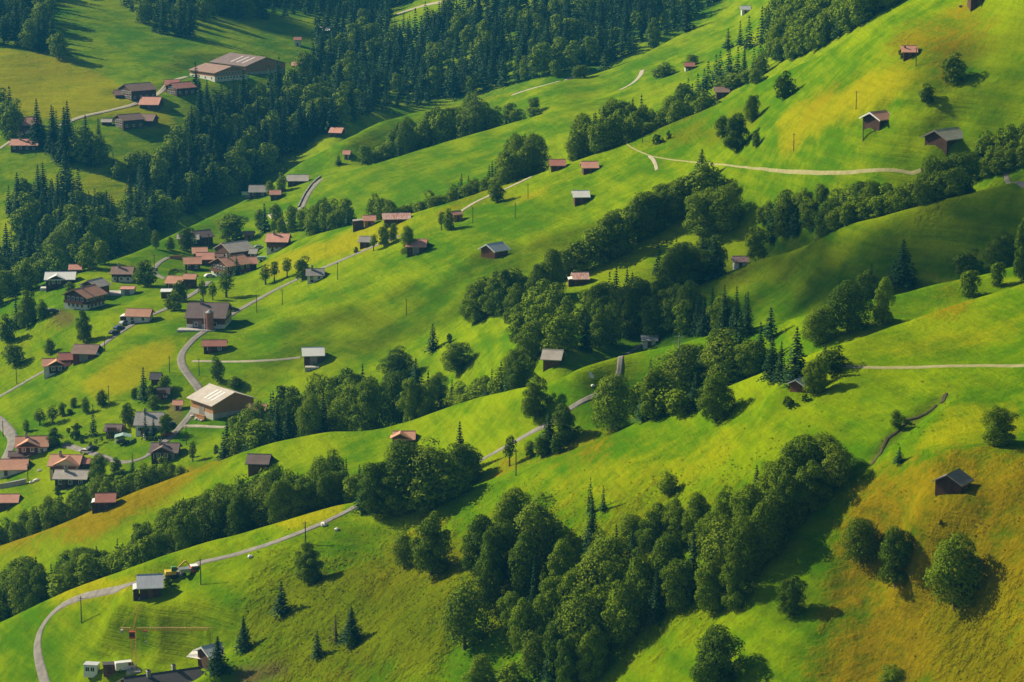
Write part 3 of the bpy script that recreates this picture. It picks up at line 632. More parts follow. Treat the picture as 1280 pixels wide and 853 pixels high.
# --- trees that stand apart, one by one: kind, column, foot row, top row, width (survey pixels), label
SOLO = [
 ('b',1077,703,645,46,'rounded dark tree, upper of two close together on the dry brown knoll'),
 ('b',1120,729,656,60,'rounded dark tree, lower of two close together on the dry brown knoll'),
 ('b',1194,757,671,80,'largest lone broad tree on the dry brown knoll below the dark hut'),
 ('b',988,769,717,38,'narrow egg-shaped tree alone in the green hollow beside the brown knoll'),
 ('b',1116,866,829,36,'pale green treetop cut by the bottom edge below the brown knoll'),
 ('b',895,862,780,74,'broad dark round tree by itself near the bottom edge below the big grove'),
 ('b',540,718,637,56,'tall dense double-crowned tree on the rough slope right of the lower road'),
 ('p',505,712,664,28,'thin pale young tree leaning against a tall dense tree on the rough slope'),
 ('b',386,727,678,40,'round dense tree on the meadow edge just below the pole by the lower road'),
 ('s',352,767,725,27,'spruce with wide skirt on the edge between green meadow and rough slope'),
 ('s',397,821,786,17,'small lone spruce low on the rough slope beside a worn trail'),
 ('s',440,804,756,30,'dark broad spruce in a small clump on the rough slope'),
 ('d',420,802,766,24,'thin brownish half-bare spruce at the side of a dark broad spruce'),
 ('s',305,813,768,23,'slim spruce right of the grey roofed hut near the bottom edge'),
 ('s',273,840,793,29,'spruce directly in front of the grey roofed hut near the bottom edge'),
 ('b',669,524,470,38,'tall oval tree standing free on the green meadow left of the road'),
 ('s',686,562,512,28,'dark spruce at the middle of the small tree group below the road'),
 ('b',706,552,505,38,'leafy tree at the upper right of the small tree group below the road'),
 ('b',677,572,545,20,'small round tree at the lower edge of the small tree group below the road'),
 ('b',698,566,540,20,'small round tree on a bare stem right of the tree group below the road'),
 ('b',663,571,550,14,'low bushy tree at the left end of the tree group below the road'),
 ('b',765,538,467,54,'very large bright tree standing over the bend of the road'),
 ('b',895,527,470,48,'spreading round tree on the sunny meadow right of the mast'),
 ('b',835,618,592,26,'small round tree alone on the yellow meadow above the big grove'),
 ('b',1018,492,446,32,'bright round tree beside the little hut at the end of the track'),
 ('b',1040,467,435,36,'dark tree at the very end of the level field track'),
 ('s',1031,452,427,11,'small pointed spruce behind the dark tree at the end of the track'),
 ('s',995,482,408,36,'tallest dark spruce behind the little hut at the end of the track'),
 ('s',965,476,418,26,'tall spruce left of the little hut at the end of the track'),
 ('s',976,479,426,19,'narrow spruce between two taller ones left of the little hut'),
 ('b',1120,534,513,15,'sapling beside the dark erosion gully in the meadow'),
 ('s',1124,579,558,17,'tiny lone spruce just left of the erosion gully foot'),
 ('b',1249,555,506,48,'round tree on the border of green and dry meadow above the dark hut'),
 ('b',1103,404,347,32,'tall narrow rounded tree, right end of the clump on the shaded spur edge'),
 ('b',1060,414,356,56,'largest round tree of the clump on the shaded spur edge'),
 ('b',1024,428,384,46,'left round tree of the clump on the shaded spur edge'),
 ('b',1082,372,340,26,'dark round treetop behind the clump on the shaded spur edge'),
 ('b',1211,371,338,25,'round tree with a bare stem on the bright ridge, left of two'),
 ('b',1246,358,328,18,'slim pale tree with a bare stem on the bright ridge, right of two'),
 ('b',1279,350,275,28,'tall loose tree at the right edge of the picture on the bright ridge'),
 ('b',1250,332,291,38,'dense round tree on the shaded slope behind the two stemmed ridge trees'),
 ('b',1207,344,314,34,'low wide dark tree in the shaded slope hollow'),
 ('s',1128,358,300,36,'large sparse dark spruce alone on the shaded slope'),
 ('s',1089,352,330,12,'small dark spruce top above the clump on the shaded spur edge'),
 ('s',963,424,384,20,'narrow dark spruce beside the grey path bend left of the spur clump'),
 ('b',880,292,234,58,'huge pale crowned tree above the shaded ravine'),
 ('b',908,290,232,40,'dark tree leaning on the huge pale crowned tree above the ravine'),
 ('n',917,246,228,13,'thin pale tree at the right shoulder of the huge pale crowned tree'),
 ('b',692,372,310,32,'tall tree at the lower end of the ravine tree row beside the red roofed hut'),
 ('b',698,352,330,20,'low tree just above the red and white roofed hut'),
 ('s',541,439,404,17,'small dark spruce apart on the wide mid meadow'),
 ('b',621,253,229,20,'single round tree on the ridge track'),
 ('b',921,188,144,36,'big pointed leafy tree on the upper yellow slope'),
 ('b',903,172,145,17,'smaller tree left of the big pointed leafy tree on the upper slope'),
 ('b',945,184,165,12,'little bush-like tree right of the big pointed leafy tree'),
 ('b',940,153,117,21,'open crowned tree on a stem at the ridge of the upper yellow slope'),
 ('b',980,124,92,25,'open crowned tree beside the ridge forest on the upper yellow slope'),
 ('s',877,232,187,30,'tall dark spruce beside the field path junction'),
 ('b',1192,103,69,30,'dark round tree on the upper right meadow'),
 ('b',1159,129,108,18,'small round tree below the dark round tree on the upper right meadow'),
 ('b',182,358,325,29,'big dense round tree in the village beside the brown roofed house'),
 ('b',291,300,268,36,'spreading dark tree above the village on the sunny slope'),
 ('b',233,314,285,20,'tree in front of the grey roofed old farmhouses of the village'),
 ('b',213,313,296,12,'small dark tree left of the grey roofed old farmhouses'),
 ('p',195,312,290,11,'wispy pale tree on the slope left of the old farmhouses'),
 ('s',296,345,319,11,'narrow dark spruce in front of the pink roofed village chalet'),
 ('b',226,377,350,19,'tree on a bare stem beside the salmon roofed village house'),
 ('b',218,388,366,22,'low round tree in front of the white roofed village shed'),
 ('n',254,379,350,9,'slim young tree, left of a pair on the meadow below the village'),
 ('n',266,375,354,10,'slim young tree, right of a pair on the meadow below the village'),
 ('n',283,372,339,17,'tall loose young tree on a bare stem below the village chalet'),
 ('n',332,356,332,13,'slender tree, lower left of three beside the village meadow path'),
 ('n',343,352,326,10,'slender tree, middle of three beside the village meadow path'),
 ('n',359,347,322,11,'slender tree, upper right of three beside the village meadow path'),
 ('b',378,350,323,20,'dark round tree beside the grey roofed roadside house'),
 ('b',511,319,283,23,'leafy tree behind the brown roofed barn above the village road'),
 ('n',467,314,293,9,'thin tree right of the small dark barn by the village road'),
 ('b',480,308,282,15,'bushy tree between the small dark barn and the village road'),
 ('b',492,302,279,11,'squarish dense tree below the long pink roofed barn'),
 ('n',552,288,264,9,'narrow dark tree left of the tiny pink hut on the ridge track'),
 ('b',562,287,262,15,'pair-crowned tree beside the tiny pink hut on the ridge track'),
 ('s',331,290,255,15,'dark conifer beside the track to the upper hamlet'),
 ('b',35,409,365,30,'large dark tree on the shaded bank left of the big chalet'),
 ('s',21,411,370,14,'pointed conifer left of the large dark tree on the shaded bank'),
 ('b',53,399,376,13,'slim dark tree right of the large dark tree on the shaded bank'),
 ('b',10,427,395,22,'low bushy tree at the left edge of the picture below the shaded bank'),
 ('b',105,428,389,22,'pale shaded tree on the bank below the big chalet'),
 ('b',88,372,353,15,'small tree between the white roofed house and the big chalet'),
 ('s',117,545,506,11,'columnar spruce on the lawn above the clipped hedge'),
 ('b',68,558,534,19,'dense pointed tree at the right end of the orange roofed house'),
 ('s',180,500,459,16,'tall conifer left of the two hidden grey cottages'),
 ('b',190,502,480,16,'round tree in front of the two hidden grey cottages'),
 ('b',206,487,470,17,'dark tree right of the upper hidden grey cottage'),
 ('b',168,499,485,9,'little round tree left of the two hidden grey cottages'),
 ('b',192,511,492,18,'spreading tree below the two hidden grey cottages'),
 ('b',160,531,503,19,'dark airy tree left of the large grey roofed farmhouse'),
 ('s',182,549,512,9,'slim spruce in front of the large grey roofed farmhouse, left one'),
 ('s',192,547,520,8,'slim spruce in front of the large grey roofed farmhouse, right one'),
 ('b',207,546,517,17,'dark dense tree at the right corner of the large grey roofed farmhouse'),
 ('b',272,477,448,15,'dark tree with a stem on the meadow above the great timber barn'),
 ('b',295,485,471,17,'round bush-like tree right of the stemmed tree above the great timber barn'),
 ('b',124,602,567,30,'big dark tree beside the yellow chalet with orange roof'),
 ('b',146,592,572,13,'small rosy tree right of the big dark garden tree'),
 ('s',166,590,565,7,'thin spruce on the lawn beside the garden path'),
 ('n',241,577,550,10,'leaning slim tree on the bright slope below the great timber barn'),
 ('b',18,457,431,26,'large dark tree on the shaded slope above the left road'),
 ('b',63,442,424,13,'single airy tree above the farmhouse with red annex'),
 ('s',68,180,135,14,'lone tall spruce at the roadside on the far left meadow'),
 ('s',245,116,80,16,'dark spruce left of the great saw mill hall'),
 ('b',817,60,26,18,'tall rounded tree on the upper edge of the far ridge meadow'),
 ('s',858,40,4,22,'tall dark conifer on the upper edge of the far ridge meadow'),
 ('s',757,88,50,17,'dark conifer at the lower end of the far ridge forest edge'),
 ('b',725,98,82,20,'low spreading tree beside the far gravel track'),
 ('s',910,62,37,15,'conical spruce standing free on the far ridge meadow'),
 ('b',578,615,584,28,'round bushy tree before the roadside grove'),
 ('b',390,640,602,18,'small stemmed tree on the meadow edge before the hedgerow'),
 ('n',637,583,543,13,'thin larch beside the lower road at the crest'),
 ('b',600,490,472,24,'pale bushy willow at the meadow edge below the ravine wood'),
 ('b',572,466,427,44,'large dark round tree at the lower end of the ravine wood'),
 ('b',497,478,437,44,'largest dome-shaped dark tree of the mid ravine row'),
 ('s',520,492,447,24,'pointed spruce beside the dome-shaped dark tree of the ravine row'),
 ('b',668,142,122,16,'roundish tree at the end of the far hedgerow'),
]
for k, u, vb, vt, w, lab in SOLO: tree(k, u, vb, vt, w*(1.35 if k in 'sd' else 1.05), lab)
# groves: (kind, column, foot row, top row, width)
GROVE = """b 998 620 540 56;b 1030 600 541 54;b 1046 612 558 36;b 970 640 572 52;b 945 642 578 42;b 600 718 640 52;b 640 692 608 52;b 625 732 650 50;b 672 702 622 50;b 692 690 650 36;b 655 747 660 46;s 740 692 618 32;
b 700 747 670 44;b 668 777 690 40;b 581 811 727 52;b 612 762 662 40;b 640 802 735 38;b 655 817 742 40;b 690 802 715 48;b 722 792 700 50;b 745 772 685 50;b 760 742 665 50;b 790 732 655 44;b 775 762 690 50;
b 800 772 690 45;b 745 802 730 50;b 728 832 737 58;b 700 842 765 46;b 776 802 730 50;b 820 692 628 44;b 845 682 622 40;b 866 742 652 44;b 905 737 652 50;b 870 682 614 42;b 905 692 614 46;b 940 692 602 50;
b 955 702 622 44;b 930 727 650 45;b 965 682 610 44;b 832 742 665 44;b 820 777 700 42;b 850 762 690 40;b 600 864 815 40;b 640 866 826 34;b 668 848 790 34;s 690 852 788 30;b 710 872 790 36;b 740 852 780 40;
b 790 690 640 40;b 770 720 652 36;b 752 735 668 36;b 985 660 590 46;b 1010 640 575 46;b 882 700 640 40;b 918 760 690 40;b 890 765 700 40;d 738 642 596 14;d 754 640 606 12"""
def bulk(txt, label, group):
    for n_, r in enumerate(txt.replace('\n', '').split(';')):
        q = r.split()
        if n_ % 9 == 4 and len(q) == 5: q[0] = 's'; q[4] = str(float(q[4])*.6)
        elif n_ % 6 == 2: q[0] = q[0].replace('b', 'p')
        if len(q) == 5: a = list(map(float, q[1:])); tree(q[0], a[0], a[1], a[2], a[3]*1.13, label, group)
bulk(GROVE, 'dark broad tree packed in the big grove running down the foreground hollow', 'trees of the big foreground grove')
bulk("""b 472 642 575 52;b 510 632 548 62;b 540 627 556 56;b 492 642 590 50;b 452 640 600 40;s 575 595 524 28;b 577 610 548 42;b 545 627 585 50;b 580 606 562 40;b 560 622 578 46;b 525 640 592 46;b 590 600 562 26;b 500 640 610 44""",
     'leafy tree of the dense roadside grove below the salmon roof', 'trees of the roadside grove')
bulk("""b 818 522 460 42;s 813 502 448 22;b 845 502 440 52;b 830 517 470 46;b 875 497 432 62;b 860 482 425 46;b 896 482 410 52;s 925 472 388 42;b 910 482 420 52;s 803 527 483 26;b 940 470 420 36;b 800 520 478 30;s 950 462 402 26;b 870 510 462 44;b 850 520 486 36""",
     'tree of the dark clump around the mast and transformer hut', 'trees around the mast')
# hedgerows standing in the hollows behind the crests
def row(c, us, tops, t, step, mix, w, label, group, jit=3., hmin=4.5, hmax=24.):
    u = us[0]; xs = [p[0] for p in tops]; ys = [p[1] for p in tops]
    while u <= us[1]:
        k = mix[int(rng.integers(len(mix)))]
        uu = u+rng.uniform(-.3, .3)*step; vt = np.interp(uu, xs, ys)+rng.uniform(-jit, jit*1.6)
        ww = w*rng.uniform(.75, 1.2)*(.62 if k == 's' else 1)
        gtree(k, uu, vt, c, t+rng.uniform(-.1, .1), ww, label, group, hmin, hmax); u += step*rng.uniform(.8, 1.2)
LA = ('mixed leafy tree in the hedgerow along the top of the lower road meadow', 'hedgerow above the lower road meadow')
TA = [(-20,735),(0,725),(12,702),(30,695),(50,692),(75,698),(100,680),(130,680),(160,668),(185,650),(205,640),(230,620),(260,605),(300,600),(330,592),(350,580),(370,590),(400,575),(420,565),(440,575),(470,590)]
row(0, (-5, 470), [(a, b+16) for a, b in TA], .22, 17, 'bbbp', 38, *LA)
row(0, (0, 470), [(a, b+6) for a, b in TA], .55, 17, 'bbbsp', 36, *LA)
row(0, (5, 470), TA, .9, 20, 'bbs', 34, *LA)
LB = ('dark tree in the wooded ravine between the mid meadow and the green ledge', 'trees of the middle ravine')
TB = [(280,520),(300,512),(330,508),(345,480),(362,486),(385,480),(420,464),(450,456),(475,462),(520,456),(540,456),(556,475),(590,480),(602,474),(620,450),(640,436),(660,425),(700,410),(720,400),(760,385),(800,365),(850,370),(880,358),(905,356),(935,362),(952,385),(965,398)]
row(1, (282, 660), [(a, b+16) for a, b in TB], .2, 15, 'bbs', 38, *LB)
row(1, (285, 690), [(a, b+4) for a, b in TB], .5, 15, 'bsbs', 38, *LB)
row(1, (335, 700), TB, .95, 20, 'bsb', 30, *LB)
for r in "b 595 402 352 44;b 620 392 340 42;b 635 400 338 44;b 610 387 345 40;b 640 382 335 38;b 655 375 345 34;b 672 380 325 30;b 660 402 372 36;b 680 405 372 34".split(';'):
    q = r.split(); tree(q[0], *map(float, q[1:]), 'rounded tree of the clump at the foot of the ravine beside the mid meadow', 'clump at the ravine foot')
for u in range(652, 948, 19):                                        # the dense dark wood between the red hut and the shaded spur
    for j in range(4):
        uu = u+rng.uniform(-7, 7); lo = np.interp(uu, [650,700,760,800,850,900,948], [455,448,436,424,424,416,412]); hi = np.interp(uu, [650,700,740,800,850,880,948], [400,392,384,380,392,420,414])
        if hi >= lo-4 and j > 0: continue
        vb = lo+(hi-lo)*(j+rng.uniform(.1, .9))/4; k = 'bbsbp'[int(rng.integers(5))] if uu < 845 else 'sb s'.replace(' ', '')[int(rng.integers(3))]
        hh = rng.uniform(36, 54)
        tree(k, uu, vb, vb-hh, (hh*.78 if k != 's' else hh*.42)*rng.uniform(.85, 1.15), 'dark tree in the dense shaded wood below the spur', 'trees of the shaded wood')
for r in "s 823 346 305 21;s 833 342 300 19;s 845 344 300 21;s 848 392 354 22;s 770 397 334 30;s 790 392 340 30;s 872 418 368 24;s 890 416 358 26;s 905 418 355 26;s 920 420 357 26;s 934 420 364 24;s 880 420 372 24".split(';'):
    q = r.split(); tree(q[0], *map(float, q[1:]), 'dark pointed spruce in the shaded wood below the spur', 'spruces of the shaded wood')
LC = ('broad dark tree in the row climbing beside the ravine to the field path', 'tree row up the ravine edge')
for r in "b 720 342 300 40;b 742 334 287 48;b 765 322 266 48;b 785 306 258 44;b 800 298 246 46;b 815 292 240 44;b 830 280 229 46;b 850 272 223 46;b 868 262 216 44;b 886 250 206 42;b 755 326 280 40;b 775 318 272 40;b 705 348 312 30;b 840 276 240 36".split(';'):
    q = r.split(); tree(q[0], *map(float, q[1:]), *LC)
LD = ('dark leafy tree in the hedgerow along the top of the shaded spur', 'hedgerow above the shaded spur')
TD = [(845,288),(870,285),(905,280),(930,276),(960,252),(985,232),(1000,240),(1010,234),(1030,246),(1045,238),(1070,225),(1090,225),(1105,222),(1125,226),(1143,220),(1155,215),(1165,195),(1185,190),(1200,185),(1230,180),(1260,175),(1290,170)]
for t in (.02, .22, .5):
    for u in range(846, 1300, 15):
        uu = u+rng.uniform(-5, 5); loc = gully_at(uu, 2, max(0, t+rng.uniform(-.05, .08))); vt = np.interp(uu, [p[0] for p in TD], [p[1] for p in TD])+rng.uniform(-2, 7)+22*max(0, .3-t)/.3; cv = float(crest_v(2, uu))
        if project(*loc)[1] < cv-8: loc = ground_at(uu, cv+4-60*t)
        az, el = pix_angles(uu, vt); r = math.hypot(loc[0], loc[1]); h = HC+r*math.tan(float(el))-loc[2]
        h = min(max(h, 6), 16); want('bbbs'[int(rng.integers(4))], loc, h, h*.78*rng.uniform(.85, 1.2), *LD, None, h*scale_at(loc))
LE = ('tree in the belt along the ridge behind the upper field path', 'tree belt on the ridge')
TE = [(380,262),(400,247),(420,255),(435,240),(455,237),(480,240),(505,250),(530,242),(555,236),(572,216),(590,220),(610,208),(625,190),(640,168),(655,158),(680,150),(705,124),(715,142),(740,130),(765,116),(785,122),(800,117),(815,130),(835,132),(850,108),(872,96),(885,112),(900,118)]
row(3, (392, 640), [(a, b+8) for a, b in TE], .12, 12, 'bbbs', 22, *LE)
row(3, (392, 560), TE, .45, 14, 'bsb', 22, *LE)
row(3, (560, 835), [(a, b+24) for a, b in TE], .06, 12, 'bbp', 25, *LE)
row(3, (540, 890), [(a, b+10) for a, b in TE], .25, 12, 'bsb', 24, *LE)
row(3, (560, 890), TE, .5, 12, 'ssb', 25, *LE)
LF = ('tree of the dark ridge wood beside the yellow slope', 'ridge wood above the yellow slope')
for q in range(210):
    u = rng.uniform(940, 1140); lo = float(crest_v(3, u))-2; vb = lo-rng.uniform(0, 1)**1.3*60
    if vb < -40 or (u < 965 and vb < 62) or u-vb*.25 < 945: continue
    k = 'bsbsp'[int(rng.integers(5))]; hh = rng.uniform(30, 44); tree(k, u, vb, vb-hh, hh*(.75 if k in 'bp' else .42), *LF)
for r in "s 943 58 16 20;s 925 58 28 15;s 895 102 70 20;s 910 102 62 22;s 930 102 55 14;s 942 97 55 14;b 952 94 68 18;b 925 107 92 28;s 960 52 12 22;s 850 138 105 22;s 885 112 78 22;s 900 106 66 22;b 915 112 92 24;s 922 98 60 20;b 935 104 88 22;s 950 90 50 20;s 936 62 22 20;s 952 56 10 20;s 968 50 5 22;b 905 116 98 22;b 890 120 102 22;s 860 136 100 24;s 880 126 88 24;b 945 106 86 22;s 912 104 64 20;s 872 130 94 22".split(';'):
    q = r.split(); tree(q[0], *map(float, q[1:]), 'dark tree in the open spruce row on the far ridge below the top meadow', 'spruce row on the far ridge')
for r in "b 830 96 80 24;b 842 94 71 26;b 855 87 70 20;b 866 82 69 16;b 822 97 86 20".split(';'):
    q = r.split(); tree(q[0], *map(float, q[1:]), 'low bushy tree in the thicket left of the red roofed ridge barn', 'thicket by the red roofed barn')
LG = ('tree in the far hedgerow between two sunny meadows', 'far hedgerow')
TG = [(408,196),(420,190),(440,180),(457,172),(470,178),(490,167),(505,142),(520,155),(535,136),(552,130),(575,134),(595,112),(612,130),(632,124),(655,132),(680,128)]
row(4, (412, 675), [(a, b+6) for a, b in TG], .35, 11, 'bbsp', 22, *LG)
row(4, (490, 620), TG, .75, 11, 'sb', 22, *LG)
LH = ('small leafy tree on the bank below the lower village lawns', 'trees below the lower village')
TH = [(-10,655),(10,648),(30,640),(60,624),(90,614),(105,606),(120,592),(160,592),(180,582),(200,575),(215,573),(240,577)]
row(1, (-5, 238), [(a, b+6) for a, b in TH], .3, 13, 'bbp', 19, *LH, hmin=3)
row(1, (0, 225), TH, .8, 15, 'bb', 19, *LH, hmin=3)
for r in "n 50 532 512 14;n 66 530 508 14;b 78 520 503 10;b 92 510 497 9;b 107 517 496 12;b 128 507 488 15;b 88 518 511 8;b 33 540 524 9".split(';'):
    q = r.split(); tree(q[0], *map(float, q[1:]), 'small fruit tree in the orchard above the orange roofed house', 'orchard trees', 'fruit_tree')
for r in "b 345 290 255 18;b 365 290 257 17;b 378 288 262 16;b 352 292 272 16;b 325 285 262 14;b 318 250 240 10;b 338 246 226 14;b 352 240 218 14".split(';'):
    q = r.split(); tree(q[0], *map(float, q[1:]), 'leafy tree beside the gravel drive below the upper hamlet', 'trees by the hamlet drive')
for r in "b 293 542 520 19;b 310 542 508 22;b 326 542 503 22;b 300 546 528 16".split(';'):
    q = r.split(); tree(q[0], *map(float, q[1:]), 'bright leafy tree at the field edge right of the great timber barn', 'trees right of the timber barn')
for u, vb, vt, w, lab in [(985,507,494,20,'low bush on a dry bank below the little track-end hut, left one'),(1006,501,491,13,'low bush on a dry bank below the little track-end hut, right one'),(1130,528,519,11,'scrubby bush on the lip of the erosion gully'),(1176,656,648,7,'tiny bush alone below the dark hut'),
     (562,429,416,11,'low bush right of the small dark spruce on the mid meadow'),(822,180,167,20,'wide bush on the rough bank above the field path'),(836,174,164,9,'small bush beside the wide bush above the field path'),(1130,74,57,15,'green bush at the left wall of the pink roofed ridge hut'),
     (95,548,527,22,'broad garden shrub above the narrow columnar spruce lawn'),(103,554,544,9,'round garden bush below the broad shrub'),(440,810,793,16,'low shrub under the dark broad spruce on the rough slope'),(210,733,718,14,'bush at the right end of the metal roofed barn'),
     (270,567,556,9,'small dark bush on the slope below the great barn'),(41,562,553,8,'bright green bush before the orange roofed house'),(151,342,334,8,'garden bush before the brown roofed village house'),(240,572,560,9,'bush near the leaning slim tree'),(60,395,388,9,'bush behind the parked cars on the shaded bank'),
     (130,612,600,12,'garden bush at the right of the grey roofed house'),(105,618,606,14,'garden bush in front of the grey roofed house'),(72,618,608,12,'garden bush left of the grey roofed house'),(445,316,308,8,'low bush on the meadow left of the small dark barn'),
     (1040,380,368,12,'dark bush behind the clump on the spur edge'),(735,80,72,10,'bush on the verge of the far gravel track')]:
    tree('u', u, vb, vt, w, lab)
# far spruce forest: the largest ones as trees of their own, the rest as one mass
FOREST = [
 ([(352,198),(400,172),(455,147),(520,131),(600,119),(640,106),(690,98),(745,85),(800,62),(850,36),(905,2),(900,-40),(420,-40),(392,30),(400,62),(372,112),(345,112),(345,150)], 'tall spruce in the far valley forest behind the ridge meadow', 'far valley forest', .16),
 ([(352,200),(325,234),(250,264),(180,302),(172,255),(188,232),(228,192),(248,152),(256,122),(300,112),(345,118)], 'dark spruce in the gorge wood below the saw mill', 'gorge wood', .22),
 ([(40,178),(60,178),(100,186),(140,196),(182,208),(192,235),(170,240),(130,214),(72,204)], 'spruce in the wood belt below the far left farms', 'wood belt below the far farms', .15),
 ([(8,266),(22,256),(60,248),(110,236),(150,252),(175,264),(180,303),(100,331),(60,343),(-20,375),(-20,340),(28,322),(30,300)], 'dark spruce in the knoll wood above the village meadow', 'knoll wood', .25),
 ([(-20,10),(-20,52),(40,66),(76,76),(62,42),(75,5),(60,-20),(-20,-20)], 'shaded spruce on the dark far slope above the left meadow', 'far slope wood', .3),
 ([(160,18),(200,45),(240,46),(260,25),(330,25),(392,18),(402,-30),(140,-30)], 'shaded spruce at the foot of the far dark mountainside', 'far mountainside wood', .2),
 ([(0,135),(18,150),(22,175),(0,172)], 'spruce by the far left farmhouse', 'spruces by the far left farmhouse', .2),
 ([(-20,370),(30,352),(80,338),(150,318),(178,304),(178,308),(150,326),(80,346),(-20,390)], 'leafy tree on the lower rim of the knoll wood', 'rim of the knoll wood', .8),
]
CLEAR = [[(484,34),(500,3),(560,-6),(600,-6),(575,18),(545,40),(500,38)], [(60,140),(235,90),(235,110),(170,165),(60,165)], [(330,60),(372,70),(378,95),(340,98)], [(232,60),(330,46),(348,108),(300,134),(236,134)]]
def inp(u, v, p): return bool(in_poly(np.array([u]), np.array([v]), p)[0])
cand = []
for fi, (poly, lab, grp, fb) in enumerate(FOREST):
    us = [p[0] for p in poly]; vs = [p[1] for p in poly]; pts = []
    area = (max(us)-min(us))*(max(vs)-min(vs)); tries = int(area/14)
    for _ in range(tries):
        u = rng.uniform(min(us), max(us)); v = rng.uniform(min(vs), max(vs))
        if not inp(u, v, poly) or any(inp(u, v, c) for c in CLEAR): continue
        if any(abs(u-a) < 10 and ((u-a)/10)**2+((v-b)/6.0)**2 < 1 for a, b in pts): continue
        pts.append((u, v))
    for u, v in pts:
        az, el = pix_angles(u, v); loc = ground_at(u, v)
        if fi == 7: h = rng.uniform(9, 14)
        else: h = rng.uniform(9, 25)
        b = rng.random() < fb; cand.append((loc, h*(.72 if b and fi != 7 else 1), b, lab, grp, scale_at(loc)*h))
for loc, h, b, lab, grp, sz in cand:
    if b:
        for a in ('dark spruce', 'shaded spruce', 'tall spruce', 'spruce'):
            if a in lab: lab = lab.replace(a, 'leafy tree'); break
        want('p' if rng.random() < .4 else 'b', loc, h, h*.74*rng.uniform(.85, 1.2), lab, grp+', leafy trees', None, sz*.72)
    else: want('s', loc, h, h*rng.uniform(.36, .60), lab, grp, None, sz)
rest = []; LIMIT = {'spruce_tree': 298, 'broadleaf_tree': 298, 'fruit_tree': 50, 'bush': 60}
for own, px, kind, loc, h, w, lab, grp, nm in sorted(REQ, key=lambda q: (not q[0], -q[1])):
    if COUNT.get(nm, 0) < LIMIT[nm]: plant(kind, loc, h, w, lab, grp, nm, 'bush' if nm == 'bush' else 'tree')
    else: rest.append((loc, h, w, kind[0] in 'bpn'))
def mass(name, rest):
    """the uncountable remainder of the far forest as one object"""
    Vs, MI = [], []
    get = lambda me: np.array([v.co[:] for v in me.vertices])
    S_ = [(get(c), H, W) for c, t, H, W in PROTO['s_lo']]; B_ = [(get(c), H, W) for c, t, H, W in PROTO['b_lo']]
    for loc, h, w, b in rest:
        V, H, W = (B_ if b else S_)[int(rng.integers(5))]; a = rng.uniform(0, 6.28)
        Q = V*np.array([w/W, w/W, h/H]); Q = np.stack([Q[:, 0]*math.cos(a)-Q[:, 1]*math.sin(a), Q[:, 0]*math.sin(a)+Q[:, 1]*math.cos(a), Q[:, 2]], 1)+np.array(loc)
        Vs.append(Q); MI.append(np.full(len(V)//4, 1 if b else 0))
    V = np.concatenate(Vs); me = quads_mesh(name, V, len(V)//4, [M['needle'], M['leaf']], np.concatenate(MI))
    o = bpy.data.objects.new(name, me); COL.objects.link(o); return o
if rest: tag(mass('forest', rest), 'dense far spruce and leafy forest filling the valley behind the nearer trees', 'forest', kind='stuff')
print('TREES', COUNT, 'rest', len(rest))
# ------------------------------------------------------------------ buildings
def window(parent, x, y, z, axis, sgn, w=.95, h=1.15, shut=None):
    """one window: frame proud of the wall, dark pane prouder; axis is the wall's normal"""
    mb = MB(); e0, e1, e2 = -.05, .05, .07
    def bx(a0, a1, z0, z1, t0, t1, mi):
        if axis == 'y':
            ys = sorted((y+sgn*t0, y+sgn*t1)); mb.box(x+a0, x+a1, ys[0], ys[1], z0, z1, mi)
        else:
            xs = sorted((x+sgn*t0, x+sgn*t1)); mb.box(xs[0], xs[1], y+a0, y+a1, z0, z1, mi)
    bx(-w/2-.14, w/2+.14, z-.14, z+h+.14, e0, e1, 0)
    bx(-w/2, -.04, z, z+h, e1-.01, e2, 1); bx(.04, w/2, z, z+h, e1-.01, e2, 1)
    if shut:
        for s in (-1, 1): bx(s*(w/2+.36)-.2, s*(w/2+.36)+.2, z-.05, z+h+.05, e0, e1+.02, 2)
    return mb.build('window', [M['white_paint'], M['window_dark']]+([M[shut]] if shut else []), parent)

